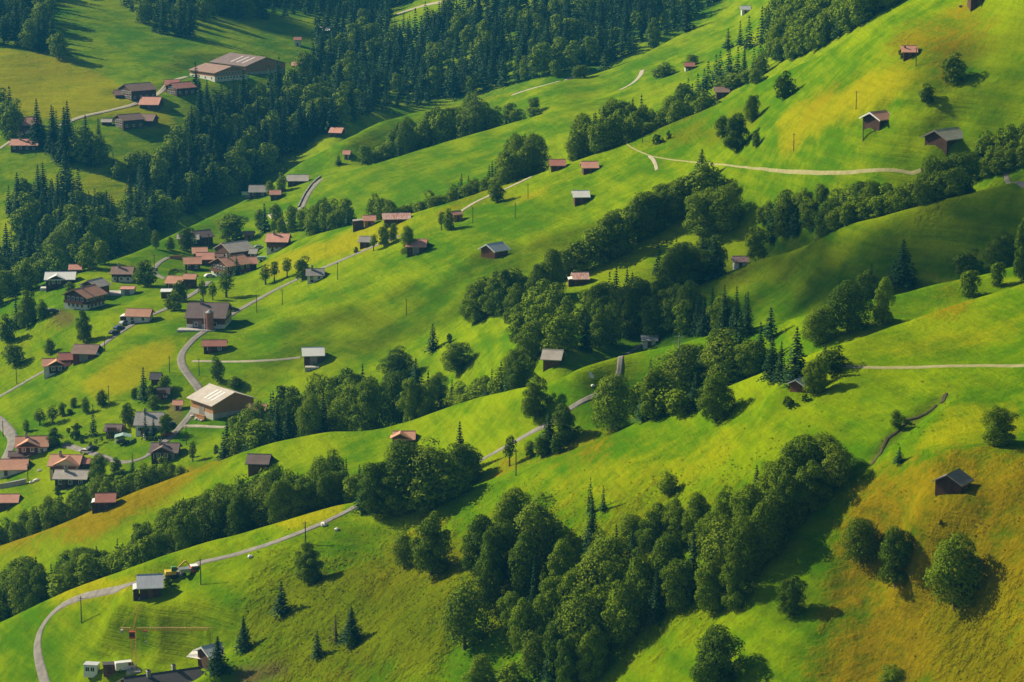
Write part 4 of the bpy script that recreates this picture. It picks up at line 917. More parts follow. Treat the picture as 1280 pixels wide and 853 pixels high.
def building(name, label, u, v, L=None, W=None, h=None, ang=0., pitch=26, roof='brown_tile', wall='dark_wood', base=0., base_mat='plaster', P=None, ov=.75, win=0, rows=1, chim=0, door=True,
             cross=None, balcony=False, barge=None, lean=None, cat=None, shut=None, snow=False, sheets=0, group=None, gate=False, dz=0., flat=False):
    g = Vector(ground_at(u, v)); r = math.hypot(g.x, g.y); s = F_PX/r; el = math.atan2(HC-g.z, r); a = R(ang)
    if P:                                                            # survey sizes: length, roof height and wall height in pixels
        L = P[0]/s/max(math.cos(a), .4)-2*ov*.9; h = P[2]/s/math.cos(el)
        W = 2*(P[1]/s/(math.sin(el)+math.tan(R(pitch))*math.cos(el))-ov)
        W = min(max(W, .45*L, 3.2), 1.25*max(L, 4)); h = max(h, 1.9)
        g = g+Vector((-math.sin(a), math.cos(a), 0))*W/2; g.z = ground_z(g.x-W*.45*-math.sin(a), g.y-W*.45*math.cos(a))
    cr = [ground_z(g.x+math.cos(a)*i*L/2-math.sin(a)*j*W/2, g.y+math.sin(a)*i*L/2+math.cos(a)*j*W/2) for i in (-1, 1) for j in (-1, 1)]
    if not P: g.z = min(cr)+.6*(g.z-min(cr))
    else: g.z = min(g.z, min(cr)+.5*(max(cr)-min(cr)))
    root = empty(name, (g.x, g.y, g.z+dz), a); tag(root, label, cat or name.replace('_', ' '), group)
    tp = math.tan(R(pitch)); rise = W/2*tp; x0, x1, y0, y1 = -L/2, L/2, -W/2, W/2
    cx = Vector((-g.x, -g.y, 0)).normalized(); cl = Matrix.Rotation(-a, 3, 'Z') @ cx      # towards the valley viewpoint, local
    MB().prism([(y0,-3.5),(y1,-3.5),(y1,h),(0,h+rise),(y0,h)], x0, x1, 'x').build('wall', M[wall], root)
    if base: MB().box(x0-.06, x1+.06, y0-.06, y1+.06, -3.5, base).build('plinth', M[base_mat], root)
    th = .2; ye = W/2+ov; go = ov*.9
    rf = MB().prism([(-ye, h-ov*tp+.04), (0, h+rise+.04), (ye, h-ov*tp+.04), (ye, h-ov*tp+.04+th), (0, h+rise+.04+th*1.15), (-ye, h-ov*tp+.04+th)], x0-go, x1+go, 'x')
    if sheets:                                                       # translucent roof-light strips
        for k in range(sheets):
            xx = x0+L*(.45+.16*k)
            for t0, t1 in ((.15, .75),):
                f = lambda t: (-ye*t, h+rise+.04+th*1.15-(rise+ov*tp)*t+.05)
                (ya, za), (yb, zb) = f(t0), f(t1); rf.poly([(xx,ya,za),(xx+.8,ya,za),(xx+.8,yb,zb),(xx,yb,zb)], [(0,1,2,3)], 1)
    ro = rf.build('roof', [M[roof], M['white_sheet']], root)
    MB().prism([(-.22, h+rise+.18), (.22, h+rise+.18), (.0, h+rise+.42)], x0-go-.03, x1+go+.03, 'x').build('ridge_cap', M[roof], ro)
    for k in range(chim):
        xx = x0+L*(.3+.38*k); yy = -.6 if k % 2 == 0 else .7; mb = MB()
        mb.box(xx-.38, xx+.38, yy-.38, yy+.38, h+rise-1.0, h+rise+1.15, 0); mb.box(xx-.5, xx+.5, yy-.5, yy+.5, h+rise+1.15, h+rise+1.3, 1); mb.box(xx-.3, xx+.3, yy-.3, yy+.3, h+rise+1.3, h+rise+1.55, 2)
        mb.build('chimney', [M['stone'], M['concrete'], M['rubber']], ro)
    if barge:
        for sx, xx in ((-1, x0-go), (1, x1+go)):
            t0 = xx+sx*.02; t1 = xx+sx*.09
            MB().prism([(-ye-.03, h-ov*tp-.12), (0, h+rise-.16), (ye+.03, h-ov*tp-.12), (ye+.03, h-ov*tp+.3), (0, h+rise+.34), (-ye-.03, h-ov*tp+.3)], min(t0, t1), max(t0, t1), 'x').build('bargeboard', M[barge], root)
    fy = y0 if cl.y < 0 else y1; sy = -1 if cl.y < 0 else 1; fx = x0 if cl.x < 0 else x1; sx = -1 if cl.x < 0 else 1
    sh = (base if base > 1 else 0)
    if win:
        for rr in range(rows):
            z = .9+2.45*rr
            if z+1.2 > h+.1: break
            n = max(2, int(win*L/10))
            for k in range(n): window(root, x0+L*(k+.5)/n, fy+sy*(.06 if z < base else 0), z, 'y', sy, shut=shut)
        if abs(cl.x) > .12:
            for rr in range(rows+1):
                z = .9+2.45*rr; half = W/2 if z+1.3 < h else max(0, (h+rise-z-1.4)/tp)
                n = int(half*2/2.3)
                for k in range(n):
                    yy = (k+.5-n/2)*2.1
                    window(root, fx+sx*(.06 if z < base else 0), yy, z, 'x', sx, shut=shut)
    if door and h > 1.8:
        dw = 1.1 if not gate else min(3.2, L*.4); dh = min(2.0 if not gate else 2.8, h-.15); xx = x0+L*(.28 if win else .5)
        mb = MB(); t = sorted((fy+sy*-.05, fy+sy*.10)); mb.box(xx-dw/2, xx+dw/2, t[0], t[1], -.3, dh, 0)
        d_ = mb.build('door', M['brown_wood'] if not gate else M['grey_wood'], root)
        t = sorted((fy+sy*.09, fy+sy*.16)); MB().box(xx+dw*.3, xx+dw*.3+.12, t[0], t[1], dh*.45, dh*.45+.16).build('handle', M['steel'], d_)
    if balcony:
        z = base+.2 if base > 1.5 else 2.5
        mb = MB(); A = (fx+sx*.05, fx+sx*1.25); ax = sorted(A); mb.box(ax[0], ax[1], y0+.6, y1-.6, z-.15, z)
        mb.box(ax[1]-.08 if sx > 0 else ax[0], ax[1] if sx > 0 else ax[0]+.08, y0+.6, y1-.6, z, z+.95); mb.build('balcony', M['brown_wood'], root)
        ay = sorted((fy+sy*.05, fy+sy*1.15)); mb = MB(); mb.box(x0+.6, x1-.6, ay[0], ay[1], z-.15, z); mb.box(x0+.6, x1-.6, ay[0] if sy < 0 else ay[1]-.08, ay[0]+.08 if sy < 0 else ay[1], z, z+.95); mb.build('balcony', M['brown_wood'], root)
    if cross:                                                        # cross gable on the front slope: (position 0..1, width)
        cxp = x0+L*cross[0]; cw = cross[1]; cr = cw/2*tp; yf = fy+sy*.45; b0, b1 = sorted((yf, sy*W*.06))
        MB().prism([(cxp-cw/2, .0), (cxp+cw/2, .0), (cxp+cw/2, h+.3), (cxp, h+.3+cr), (cxp-cw/2, h+.3)], b0, b1).build('gable_bay', M[wall], root)
        c0, c1 = sorted((yf+sy*.7, sy*W*.02)); e = cw/2+.6; q = .6*tp
        MB().prism([(cxp-e, h+.34-q), (cxp, h+.34+cr), (cxp+e, h+.34-q), (cxp+e, h+.56-q), (cxp, h+.6+cr), (cxp-e, h+.56-q)], c0, c1).build('gable_roof', M[roof], root)
        for k in (-1, 1): window(root, cxp+k*cw*.22, yf, max(.9, h-1.6), 'y', sy)
    if lean:                                                         # lean-to roof on one gable: (side, width, material)
        ls = lean[0]; xa = x0 if ls < 0 else x1; xb = xa+ls*lean[1]; q = sorted((xa-ls*.05, xb)); hh = min(h, 2.5)
        MB().box(q[0]+.1, q[1]-.3, y0+.5, y1-W*.3, -3, hh*.82).build('lean_to', M['dark_wood'], root)
        za, zb = hh, hh*.82
        if ls > 0: za, zb = hh, hh*.8
        xs = (xb, xa) if ls < 0 else (xa, xb); zz = (zb, za) if ls < 0 else (za, zb)
        MB().poly([(xs[0],y0,zz[0]),(xs[1],y0,zz[1]),(xs[1],y1-W*.25,zz[1]),(xs[0],y1-W*.25,zz[0]),(xs[0],y0,zz[0]+.12),(xs[1],y0,zz[1]+.12),(xs[1],y1-W*.25,zz[1]+.12),(xs[0],y1-W*.25,zz[0]+.12)],
                  [(0,3,2,1),(4,5,6,7),(0,1,5,4),(1,2,6,5),(2,3,7,6),(3,0,4,7)]).build('lean_to_roof', M[lean[2]], root)
    return root
B = building
# foreground
B('house', 'large dark slate roofed house with two chimneys, cut by the bottom edge', 203, 860, L=16, W=9.5, h=3.2, ang=24, roof='slate_tile', wall='red_wood', win=2, chim=2, pitch=25)
B('hut', 'grey tin roofed wooden hut behind a spruce near the bottom edge', 268, 820, L=5.2, W=5.6, h=2.2, ang=38, roof='tin_sheet', barge='tin_sheet')
B('barn', 'barn with bright grey metal roof beside the lower road bend', 188, 748, P=(34,20,15), ang=8, roof='tin_sheet', wall='dark_wood', pitch=30, lean=(-1,1.6,'tin_sheet'))
B('hut', 'black weathered hay hut with grey board roof on the dry knoll', 1191, 610, L=4.0, W=4.7, h=1.9, ang=55, pitch=28, roof='grey_wood', wall='dark_wood', ov=.5)
B('hut', 'tiny brown hut half hidden between trees at the end of the field track', 1000, 488, L=2.8, W=3.0, h=1.6, ang=52, roof='tin_sheet', wall='brown_wood', ov=.5)
B('barn', 'red brown roofed barn with white lean-to at the end of the ochre strip', 132, 637, P=(27,12,11), ang=5, roof='red_tile', lean=(-1,1.6,'white_sheet'))
B('barn', 'mauve roofed barn with orange brown wall on the green strip below the ochre ridge', 322, 591, P=(31,13,12), ang=-6, roof='mauve_tile', wall='brown_wood')
B('house', 'house with only its salmon roof showing above the roadside grove', 505, 560, P=(30,11,12), roof='orange_tile', wall='brown_wood', cross=(.3,4))
B('barn', 'grey brown board roofed barn at the edge of the shaded ravine wood', 689, 459, P=(27,16,11), ang=-12, pitch=30, roof='grey_shingle', wall='brown_wood')
B('house', 'pale roofed house hidden in trees where the road enters the wood', 812, 434, P=(22,6,9), roof='concrete', wall='plaster', pitch=22)
B('hut', 'small hut with patchy red and white tin roof on the shaded spur crest', 926, 334, P=(21,7,9), ang=4, roof='rusty_sheet', wall='grey_wood', base=1.4)
B('hut', 'red and white chequered tin roofed hut at the top of the ravine wood', 726, 356, P=(22,12,5), ang=4, roof='rusty_sheet', wall='brown_wood', lean=(-1,1.8,'white_sheet'))
# upper right meadows
B('hut', 'hay hut with pinkish roof and whitish gable, upper of the two on the right meadow', 1097, 150, L=5.4, W=6.4, h=2.0, ang=40, roof='pink_tile', wall='dark_wood', barge='white_paint', ov=.8)
B('hut', 'hay hut with pinkish grey roof, lower of the two on the right meadow', 1182, 173, L=8.2, W=8.0, h=2.2, ang=40, roof='grey_shingle', wall='dark_wood', barge='grey_wood', ov=.8)
B('hut', 'small pink roofed hut with a green bush at its wall on the yellow slope', 1137, 73, P=(20,10,5), ang=-4, roof='pink_tile')
B('barn', 'dark barn cut by the top edge on the yellow slope', 1224, 6, P=(26,12,7), roof='brown_tile')
B('hut', 'grey brown roofed hut on the crest above the rough bank', 903, 122, P=(19,9,7), roof='brown_tile')
B('hut', 'red roofed hut beside a dark thicket on the far ridge', 862, 88, P=(14,8,5), roof='red_tile', base=.8)
B('hut', 'pale roofed hut highest on the far ridge meadow', 932, 17, P=(13,6,5), roof='tin_sheet', wall='plaster')
B('barn', 'red brown roofed barn by the ridge tree belt', 697, 213, P=(21,8,6), roof='red_tile')
B('barn', 'pinkish roofed barn with no wall showing just below the ridge track', 738, 216, P=(22,10,4), ang=5, roof='pink_tile')
B('hut', 'white pink roofed hut alone in the middle of the bright meadow', 727, 255, P=(22,9,9), ang=5, roof='white_sheet')
B('hut', 'hut with pale blue grey metal roof and light gable trim on the mid meadow', 618, 320, L=5.8, W=7.0, h=2.6, ang=42, roof='tin_sheet', wall='brown_wood', barge='white_paint')
B('barn', 'brown roofed barn with dark walls beside a leafy tree above the village road', 520, 318, P=(27,10,10), ang=-4, roof='pink_tile', gate=True)
B('barn', 'small dark blue grey barn on the upper side of the village road', 456, 310, P=(17,8,8), ang=-8, roof='grey_tile', wall='dark_wood')
B('barn', 'pink roofed barn with grey side wing at the upper edge of the yellow field', 462, 283, P=(17,7,8), ang=5, roof='pink_tile', wall='orange_wood', lean=(-1,4.5,'grey_tile'))
B('barn', 'long low barn with pink and white roof right of the pink roofed barn', 496, 280, P=(36,8,7), ang=5, roof='rusty_sheet')
B('hut', 'tiny pink hut half hidden by two trees on the ridge track', 570, 276, L=3.5, W=3.5, h=2.6, ang=30, roof='pink_tile', wall='orange_wood', ov=.3)
B('chalet', 'brown chalet with pinkish roof and chimney above the village slope', 346, 314, P=(30,11,12), ang=-5, roof='pink_tile', wall='brown_wood', base=1.6, win=4, rows=1, chim=1, balcony=True)
B('house', 'grey roofed roadside house with white ground floor beside a dark round tree', 394, 352, P=(24,9,8), ang=3, roof='grey_tile', base=2.2, win=3, chim=1)
B('barn', 'dark barn with brilliant white roof alone below the mid meadow', 392, 456, P=(29,11,12), ang=6, roof='white_sheet', gate=True)
B('barn', 'brick red roofed barn on the bank just above the village road bend', 268, 441, P=(32,8,9), ang=2, roof='red_tile', win=2)
B('farmhouse', 'huge mauve brown roofed farm barn with brick red silo', 257, 411, P=(53,20,14), ang=-4, roof='mauve_tile', wall='brown_wood', base=1.5, win=2, chim=1, gate=True)
B('farmhouse', 'long orange roofed farmhouse beside the left village road', 172, 404, P=(33,10,9), ang=-6, roof='orange_tile', wall='grey_wood', base=2, win=2, lean=(-1,2.5,'white_sheet'))
B('chalet', 'biggest chalet with salmon gable roof and rows of white windows above a shaded bank', 106, 383, L=10, W=10.5, h=5, ang=58, pitch=24, roof='orange_tile', wall='dark_wood', base=2.2, win=5, rows=2, chim=1, balcony=True, ov=1.1)
B('barn', 'grey roofed rear wing adjoining the biggest chalet', 119, 370, L=7, W=8, h=4.6, ang=58, pitch=24, roof='grey_shingle', wall='dark_wood', door=False)
B('house', 'dark house under a bright white two part roof at the wood edge', 75, 359, P=(39,10,10), ang=4, roof='white_sheet', win=3, cross=(.38,5), pitch=24)
B('house', 'orange roofed half of the double house behind the white roofed house', 76, 345, P=(18,9,6), ang=4, roof='orange_tile', cross=(.85,3.5))
B('house', 'pink roofed half of the double house behind the white roofed house', 94, 342, P=(17,11,6), ang=4, roof='pink_tile')
B('house', 'dull brown roofed village house beside the dense round tree', 152, 353, P=(29,10,11), ang=-2, roof='brown_tile', base=2, win=4, chim=1)
B('garage', 'low garage with pinkish flat roof below the dull brown roofed house', 159, 369, P=(18,4,7), ang=-2, roof='pink_tile', wall='plaster', pitch=8, ov=.4, gate=True)
B('house', 'village house with broad salmon hip roof behind two round trees', 217, 362, P=(23,14,9), ang=-12, roof='orange_tile', win=3)
B('barn', 'salmon roofed wing at the right of the hip roofed village house', 237, 361, P=(17,7,13), ang=-4, roof='orange_tile')
B('shed', 'shed with a flat bright white roof below the hip roofed house', 208, 373, P=(15,6,8), ang=2, roof='white_sheet', pitch=12, ov=.3)
B('barn', 'upper salmon roofed barn in the dark farm group of the village', 250, 322, P=(20,9,6), ang=8, roof='orange_tile')
B('barn', 'brown pink roofed barn at the middle of the dark farm group', 257, 332, P=(23,10,8), ang=8, roof='pink_tile')
B('farmhouse', 'orange and white roofed farmhouse at the front of the dark farm group', 241, 338, P=(23,9,9), ang=8, roof='orange_tile', win=3)
B('barn', 'large grey gabled barn at the top of the village', 293, 323, L=11, W=12, h=4, ang=38, pitch=24, roof='grey_shingle')
B('shed', 'low brown roofed shed against the large grey gabled village barn', 274, 327, P=(12,5,5), ang=10, roof='brown_tile')
B('chalet', 'village chalet with two pink roof planes and white balconies', 289, 344, L=11, W=11, h=5, ang=42, pitch=24, roof='orange_tile', base=2, win=4, rows=2, chim=1, balcony=True)
B('barn', 'pink roofed barn wing right of the two plane roofed chalet', 305, 340, L=9, W=7, h=4, ang=14, roof='pink_tile')
B('farmhouse', 'left grey roofed old farmhouse on the slope above the village', 228, 306, P=(14,8,8), ang=2, roof='grey_shingle', win=2)
B('farmhouse', 'middle grey roofed old farmhouse on the slope above the village', 241, 307, P=(17,8,8), ang=8, roof='grey_shingle', win=2)
B('farmhouse', 'right grey gabled old farmhouse on the slope above the village', 252, 304, L=7, W=8, h=3.6, ang=30, roof='mauve_tile')
B('shed', 'small orange brown shed under the spreading dark tree', 311, 299, P=(15,4,6), ang=0, roof='brown_tile', wall='orange_wood')
B('shed', 'grey walled shed between the village barn and the parked green car', 316, 322, P=(11,7,5), ang=-5, roof='grey_tile', wall='concrete')
B('farmhouse', 'orange roofed farmhouse with crossing gable on the left road', 71, 466, P=(36,10,9), ang=8, roof='orange_tile', base=2, win=3, cross=(.5,5))
B('barn', 'barn with plain red metal roof behind the two left road farm buildings', 85, 456, P=(22,12,5), ang=14, roof='red_tile')
B('barn', 'brown roofed barn with red walls and white awning at the left road', 105, 452, P=(33,12,10), ang=-8, roof='brown_tile', wall='red_wood', gate=True, lean=(1,2.5,'white_sheet'))
B('great_barn', 'great timber barn with wide grey roof and light strips at the road fork', 278, 514, L=13.5, W=15, h=4.6, ang=-52, pitch=21, roof='grey_shingle', wall='orange_wood', base=1.6, base_mat='concrete', sheets=3, gate=True, ov=1.0, cat='barn')
B('house', 'house with orange roof at the field edge right of the great timber barn', 321, 520, P=(24,9,7), ang=-4, roof='orange_tile')
B('shed', 'little orange roofed shed inside the road fork', 222, 513, P=(14,5,4), ang=0, roof='orange_tile', wall='plaster')
B('farmhouse', 'large grey roofed farmhouse behind slim spruces', 185, 543, P=(37,20,12), ang=-3, roof='grey_tile', wall='plaster', win=4, rows=1, chim=1, pitch=28)
B('house', 'grey roofed house with pale dormer gable and chimney below the road end', 205, 577, P=(38,13,12), ang=-3, roof='mauve_tile', win=4, chim=1, cross=(.45,5))
B('cottage', 'grey mauve roofed cottage beside the columnar spruce lawn', 141, 547, P=(23,9,9), ang=-3, roof='mauve_tile', wall='brown_wood', win=3, balcony=True)
B('cottage', 'upper dark roofed cottage hidden among trees on the yellow field', 194, 481, P=(15,9,6), ang=0, roof='slate_tile', win=2)
B('cottage', 'lower dark roofed cottage hidden among trees on the yellow field', 203, 500, P=(20,9,8), ang=4, roof='slate_tile', win=2, balcony=True)
B('house', 'wide orange roofed house with front gable beside the left junction', 40, 569, P=(43,14,11), ang=5, roof='orange_tile', base=2.2, win=4, chim=1, cross=(.38,6))
B('house', 'long low orange roofed house with white wall at the left edge', 15, 594, P=(40,14,6), ang=4, roof='orange_tile', wall='plaster', win=3)
B('shed', 'small mauve roofed shed above the long low orange roofed house', 20, 577, P=(20,5,4), ang=3, roof='mauve_tile')
B('chalet', 'yellow plastered chalet with big orange roof and bay gable', 80, 596, P=(42,15,14), ang=-4, roof='orange_tile', wall='cream_plaster', win=4, rows=1, chim=1, cross=(.6,7), balcony=True)
B('shed', 'reddish roofed annex at the right of the yellow plastered chalet', 106, 586, P=(14,6,7), ang=-8, roof='red_tile')
B('house', 'dark house with long grey roof in front of the yellow plastered chalet', 88, 609, P=(45,12,11), ang=-4, roof='grey_shingle', win=4, chim=1)
B('barn', 'pink roofed barn at the left edge below the stone wall', 10, 635, P=(28,11,6), ang=2, roof='pink_tile')
# upper hamlet and far farms
B('farmhouse', 'long grey roofed farmhouse at the top of the upper hamlet', 372, 231, P=(28,8,5), ang=2, roof='grey_shingle', win=3)
B('farmhouse', 'grey roofed farmhouse in the yard of the upper hamlet', 323, 247, P=(25,9,7), ang=2, roof='grey_tile', win=3)
B('shed', 'pink roofed shed right of the yard of the upper hamlet', 344, 250, P=(15,6,7), ang=5, roof='pink_tile')
B('hut', 'pink roofed hut with dark front in the meadow by the far wood edge', 419, 171, P=(17,8,5), ang=-14, roof='pink_tile')
B('hut', 'small pink roofed hut in the far hedgerow', 433, 199, P=(10,6,6), ang=0, roof='pink_tile', wall='plaster')
B('house', 'dark chalet with brown gable roof behind the far left road', 31, 163, L=12, W=12, h=4.5, ang=30, roof='pink_tile', base=2, win=4, balcony=True)
B('farmhouse', 'long brown pink roofed farmhouse lowest on the far left slope', 30, 189, P=(36,8,7), ang=-2, roof='pink_tile', win=3, chim=1)
B('farmhouse', 'dark farmhouse with wide roof at the upper side of the far road', 172, 122, L=15, W=14, h=5, ang=38, pitch=22, roof='brown_tile', win=3)
B('barn', 'grey roofed wing left of the dark farmhouse by the far road', 152, 123, P=(17,9,4), ang=16, roof='brown_tile')
B('barn', 'pink grey roofed barn on the lower side of the far road', 186, 137, P=(26,11,6), ang=-6, roof='pink_tile')
B('farmhouse', 'dark gabled farmhouse, left of the joined pair below the far road', 161, 158, L=12, W=11, h=4.5, ang=36, pitch=22, roof='brown_tile', win=3)
B('barn', 'brown roofed barn, right of the joined pair below the far road', 181, 157, P=(22,11,6), ang=-10, roof='brown_tile')
B('shed', 'low light roofed shed left of the joined pair below the far road', 133, 157, P=(14,4,4), roof='grey_shingle')
B('house', 'red roofed chalet at the far road just before the saw mill', 226, 117, L=12, W=11, h=4, ang=40, pitch=22, roof='red_tile', win=3)
B('barn', 'dull red roofed barn behind the red roofed far chalet', 215, 110, P=(19,6,4), ang=3, roof='red_tile')
B('mill_hall', 'great saw mill hall with broad grey roof and timber walls in the far forest', 310, 88, L=34, W=28, h=5, ang=-48, pitch=16, roof='mauve_tile', wall='orange_wood', base=1.5, base_mat='concrete', sheets=3, gate=True, cat='industrial hall')
B('mill_hall', 'lower grey roofed wing of the saw mill with white ground floor', 273, 97, L=24, W=22, h=4.5, ang=-48, pitch=14, roof='brown_tile', wall='orange_wood', base=2.4, base_mat='plaster', win=2, cat='industrial hall')
B('house', 'white roofed house at the edge of the far forest beyond the mill', 405, 42, P=(15,7,4), ang=-5, roof='white_sheet')
B('shed', 'long pink roofed timber shed in the far mill yard', 374, 86, P=(20,5,4), roof='pink_tile', wall='orange_wood')
B('house', 'house with brown red walls glimpsed above the far mill yard', 372, 58, P=(10,5,8), roof='red_tile', wall='plaster')
B('house', 'tiny white gabled house peeping from the far forest near the top', 447, 20, P=(7,4,4), roof='pink_tile', wall='plaster')
B('house', 'pale house peeping from the far forest above the ridge meadow', 557, 62, P=(11,5,6), roof='pink_tile', wall='plaster')
# ------------------------------------------------------------------ poles, mast, crane, machines, cars, walls, hedges
def frame(u, v, rz=0.):
    x, y, z = ground_at(u, v); return (x, y, z), F_PX/math.hypot(x, y)
def make_pole():
    mb = MB(); mb.tube((0,0,-1), (0,0,8), .15, .10, 8)
    pm = mb.build('post', M['pole_wood']); am = MB().box(-.7, .7, -.05, .05, 7.3, 7.42)
    for x in (-.6, 0, .6): am.tube((x,0,7.4), (x,0,7.62), .045, .03, 6, 1)
    a = am.build('crossarm', [M['pole_wood'], M['stone_white']]); return pm, a
_pm, _am = make_pole()
POLES = [(102,779,744,'pole on the meadow inside the lower road bend'),(251,731,696,'pole on the meadow right of the metal roofed barn'),(382,681,651,'pole above the round dense tree by the lower road'),(518,640,610,'pole in front of the roadside grove'),
 (645,595,560,'pole on the yellow crest above the big grove'),(21,480,460,'pole beside the straight left road'),(212,466,445,'pole on the yellow field left of the road curve'),(249,470,448,'pole at the inner side of the village road curve'),
 (136,502,484,'pole above the orchard on the yellow field'),(233,556,531,'pole on the green slope below the great barn'),(285,539,522,'pole at the field edge below the great barn'),(35,601,584,'pole above the stone wall on the left lawn'),
 (422,350,328,'pole on the meadow side of the village road'),(353,381,366,'pole on the slope below the village road'),(321,391,368,'pole at the verge of the village road curve'),(508,394,374,'pole alone in the middle of the big green meadow'),
 (591,279,259,'pole beside the ridge track end'),(803,178,166,'pole at the start of the upper field path'),(660,248,230,'pole below the ridge track, upper one'),(644,273,254,'pole below the ridge track, lower one'),
 (1070,137,116,'pole left of the upper wide hay hut'),(1079,176,160,'pole below the upper wide hay hut'),(992,189,171,'pole on the yellow slope above the field path'),(1145,83,71,'pole below the pink roofed ridge hut'),
 (193,338,318,'pole beside the village loop road'),(261,312,292,'pole behind the dark farm group'),(287,398,384,'pole beside the round tree by the farm barn'),(131,440,424,'pole at the right end of the red walled barn'),(4,546,530,'pole at the far left junction'),(75,166,154,'pole by the far left road')]
for u, vb, vt, lab in POLES:
    loc, s = frame(u, vb); h = min(max((vb-vt)/s*1.03, 5.5), 10)
    e = empty('utility_pole', loc, rng.uniform(-.5, .5)); e.scale = (1, 1, h/8); tag(e, 'thin dark wooden '+lab, 'utility pole', 'wooden utility poles')
    for src in (_pm, _am): c = src.copy(); c.parent = e; COL.objects.link(c)
for o in (_pm, _am): bpy.data.objects.remove(o)
loc, s = frame(848, 503); H = 88/s
e = empty('power_mast', loc); tag(e, 'tall grey steel mast standing over the dark tree clump', 'mast')
MB().tube((0,0,-.5), (0,0,H), .24, .12, 10).build('post', M['steel'], e)
a = MB()
for z, w in ((H-.4, 1.2), (H-1.6, 1.5), (H*.55, .5)): a.box(-w, w, -.06, .06, z, z+.12)
a.build('crossarm', M['steel'], e)
loc, s = frame(852, 501)
e = empty('transformer_hut', loc, R(12)); tag(e, 'small grey concrete transformer hut at the foot of the steel mast', 'transformer hut')
MB().box(-1.1, 1.1, -.9, .9, -1, 2.2).build('wall', M['concrete'], e); MB().box(-1.25, 1.25, -1.05, 1.05, 2.2, 2.36).build('roof', M['concrete'], e)
MB().box(-.45, .45, -.96, -.88, .05, 1.9).build('door', M['steel'], e)

# tower crane
loc, s = frame(168, 838); e = empty('tower_crane', loc); tag(e, 'orange lattice tower crane with long level jib above the building site', 'crane')
H = 54/s; J = 108/s
def lattice(mb, a, b, w, n, r=.04):
    a = Vector(a); b = Vector(b); d = (b-a).normalized(); q = d.to_track_quat('Z', 'Y'); k = [q@Vector((sx*w, sy*w, 0)) for sx, sy in ((-1,-1),(1,-1),(1,1),(-1,1))]
    for o in k: mb.tube(a+o, b+o, r, r, 4)
    for i in range(n):
        p0 = a+(b-a)*i/n; p1 = a+(b-a)*(i+1)/n
        for j in range(4): mb.tube(p0+k[j], p1+k[(j+1) % 4], r*.7, r*.7, 4, cap=False)
mb = MB(); lattice(mb, (0,0,-.5), (0,0,H), .5, 12); mb.build('tower', M['crane_paint'], e)
mb = MB(); lattice(mb, (.5,0,H+.4), (J,0,H+.4), .3, 30, .035); jb = mb.build('jib', M['crane_paint'], e)
MB().box(J*.14-.4, J*.14+.4, -.3, .3, H-.35, H-.05).build('trolley', M['cab_red'], jb)
mb = MB(); mb.tube((J*.14,0,H-.3), (J*.14,0,H-2.6), .03, .03, 4); mb.box(J*.14-.2, J*.14+.2, -.15, .15, H-3.0, H-2.6); mb.build('hook', M['steel'], jb)
mb = MB(); lattice(mb, (-.5,0,H+.4), (-2.8,0,H+.4), .3, 5, .035); mb.build('counter_jib', M['crane_paint'], e)
mb = MB(); mb.box(-2.8, -2.2, -.45, .45, H-.5, H+.2); mb.build('counterweight', M['concrete'], e)
mb = MB(); mb.tube((0,-.4,H), (1.6,0,H+6.2), .06, .04, 5); mb.tube((0,.4,H), (1.6,0,H+6.2), .06, .04, 5); mb.tube((-.4,0,H), (1.6,0,H+6.2), .05, .04, 5)
mb.tube((1.6,0,H+6.2), (J*.55,0,H+.8), .03, .03, 4); mb.tube((1.6,0,H+6.2), (-2.6,0,H+.8), .03, .03, 4); mb.build('apex_frame', M['crane_paint'], e)
cb = MB().box(-.75, .55, -1.3, -.5, H-1.5, H+.1).build('cab', M['cab_red'], e); MB().box(-.6, .4, -1.34, -1.29, H-1.0, H-.2).build('window', M['window_dark'], cb)
MB().box(-1.6, 1.6, -1.6, 1.6, -1, .25).build('base', M['concrete'], e)

def car(label, u, v, rz, paint, kind='car', sc=1., group=None):
    loc, s = frame(u, v); e = empty(kind, loc, R(rz)); tag(e, label, 'car' if kind == 'parked_car' else 'van', group)
    van = kind == 'white_van'
    prof = [(-2.1,.35),(2.1,.35),(2.15,.75),(1.9,.92),(1.05,1.0),(.55,1.48),(-1.2,1.5),(-1.95,1.0),(-2.15,.9)] if not van else [(-2.3,.35),(2.3,.35),(2.35,.9),(1.95,1.2),(1.5,2.1),(-2.3,2.15)]
    MB().prism(prof, -.86, .86).build('body', M[paint], e, bevel=.06)
    g = [(.95,1.0),(.52,1.42),(-1.15,1.43),(-1.8,1.02)] if not van else [(1.8,1.3),(1.45,2.0),(.5,2.0),(.5,1.3)]
    MB().prism(g, -.89, .89).build('window', M['window_dark'], e)
    for x in (-1.35, 1.35):
        for y in (-.8, .8):
            w = MB().tube((x, y-.1, .33), (x, y+.1, .33), .33, .33, 12).build('wheel', M['rubber'], e); MB().tube((x, y-.115, .33), (x, y+.115, .33), .18, .18, 8).build('rim', M['steel'], w)
    for y in (-.6, .6): MB().box(2.08, 2.2, y-.18, y+.18, .68, .84).build('headlight', M['white_paint'], e)
    return e
car('dark car, lowest of the three parked below the long orange farmhouse', 143, 418, 50, 'car_dark', 'parked_car')
car('dark blue car, middle of the three parked below the long orange farmhouse', 149, 412, 50, 'car_blue', 'parked_car')
car('silver car, top of the three parked below the long orange farmhouse', 156, 406, 50, 'car_silver', 'parked_car')
car('white car parked on the grass of the shaded bank', 60, 391, 10, 'car_white', 'parked_car'); car('black car beside the white car on the shaded bank', 67, 391, 15, 'car_dark', 'parked_car')
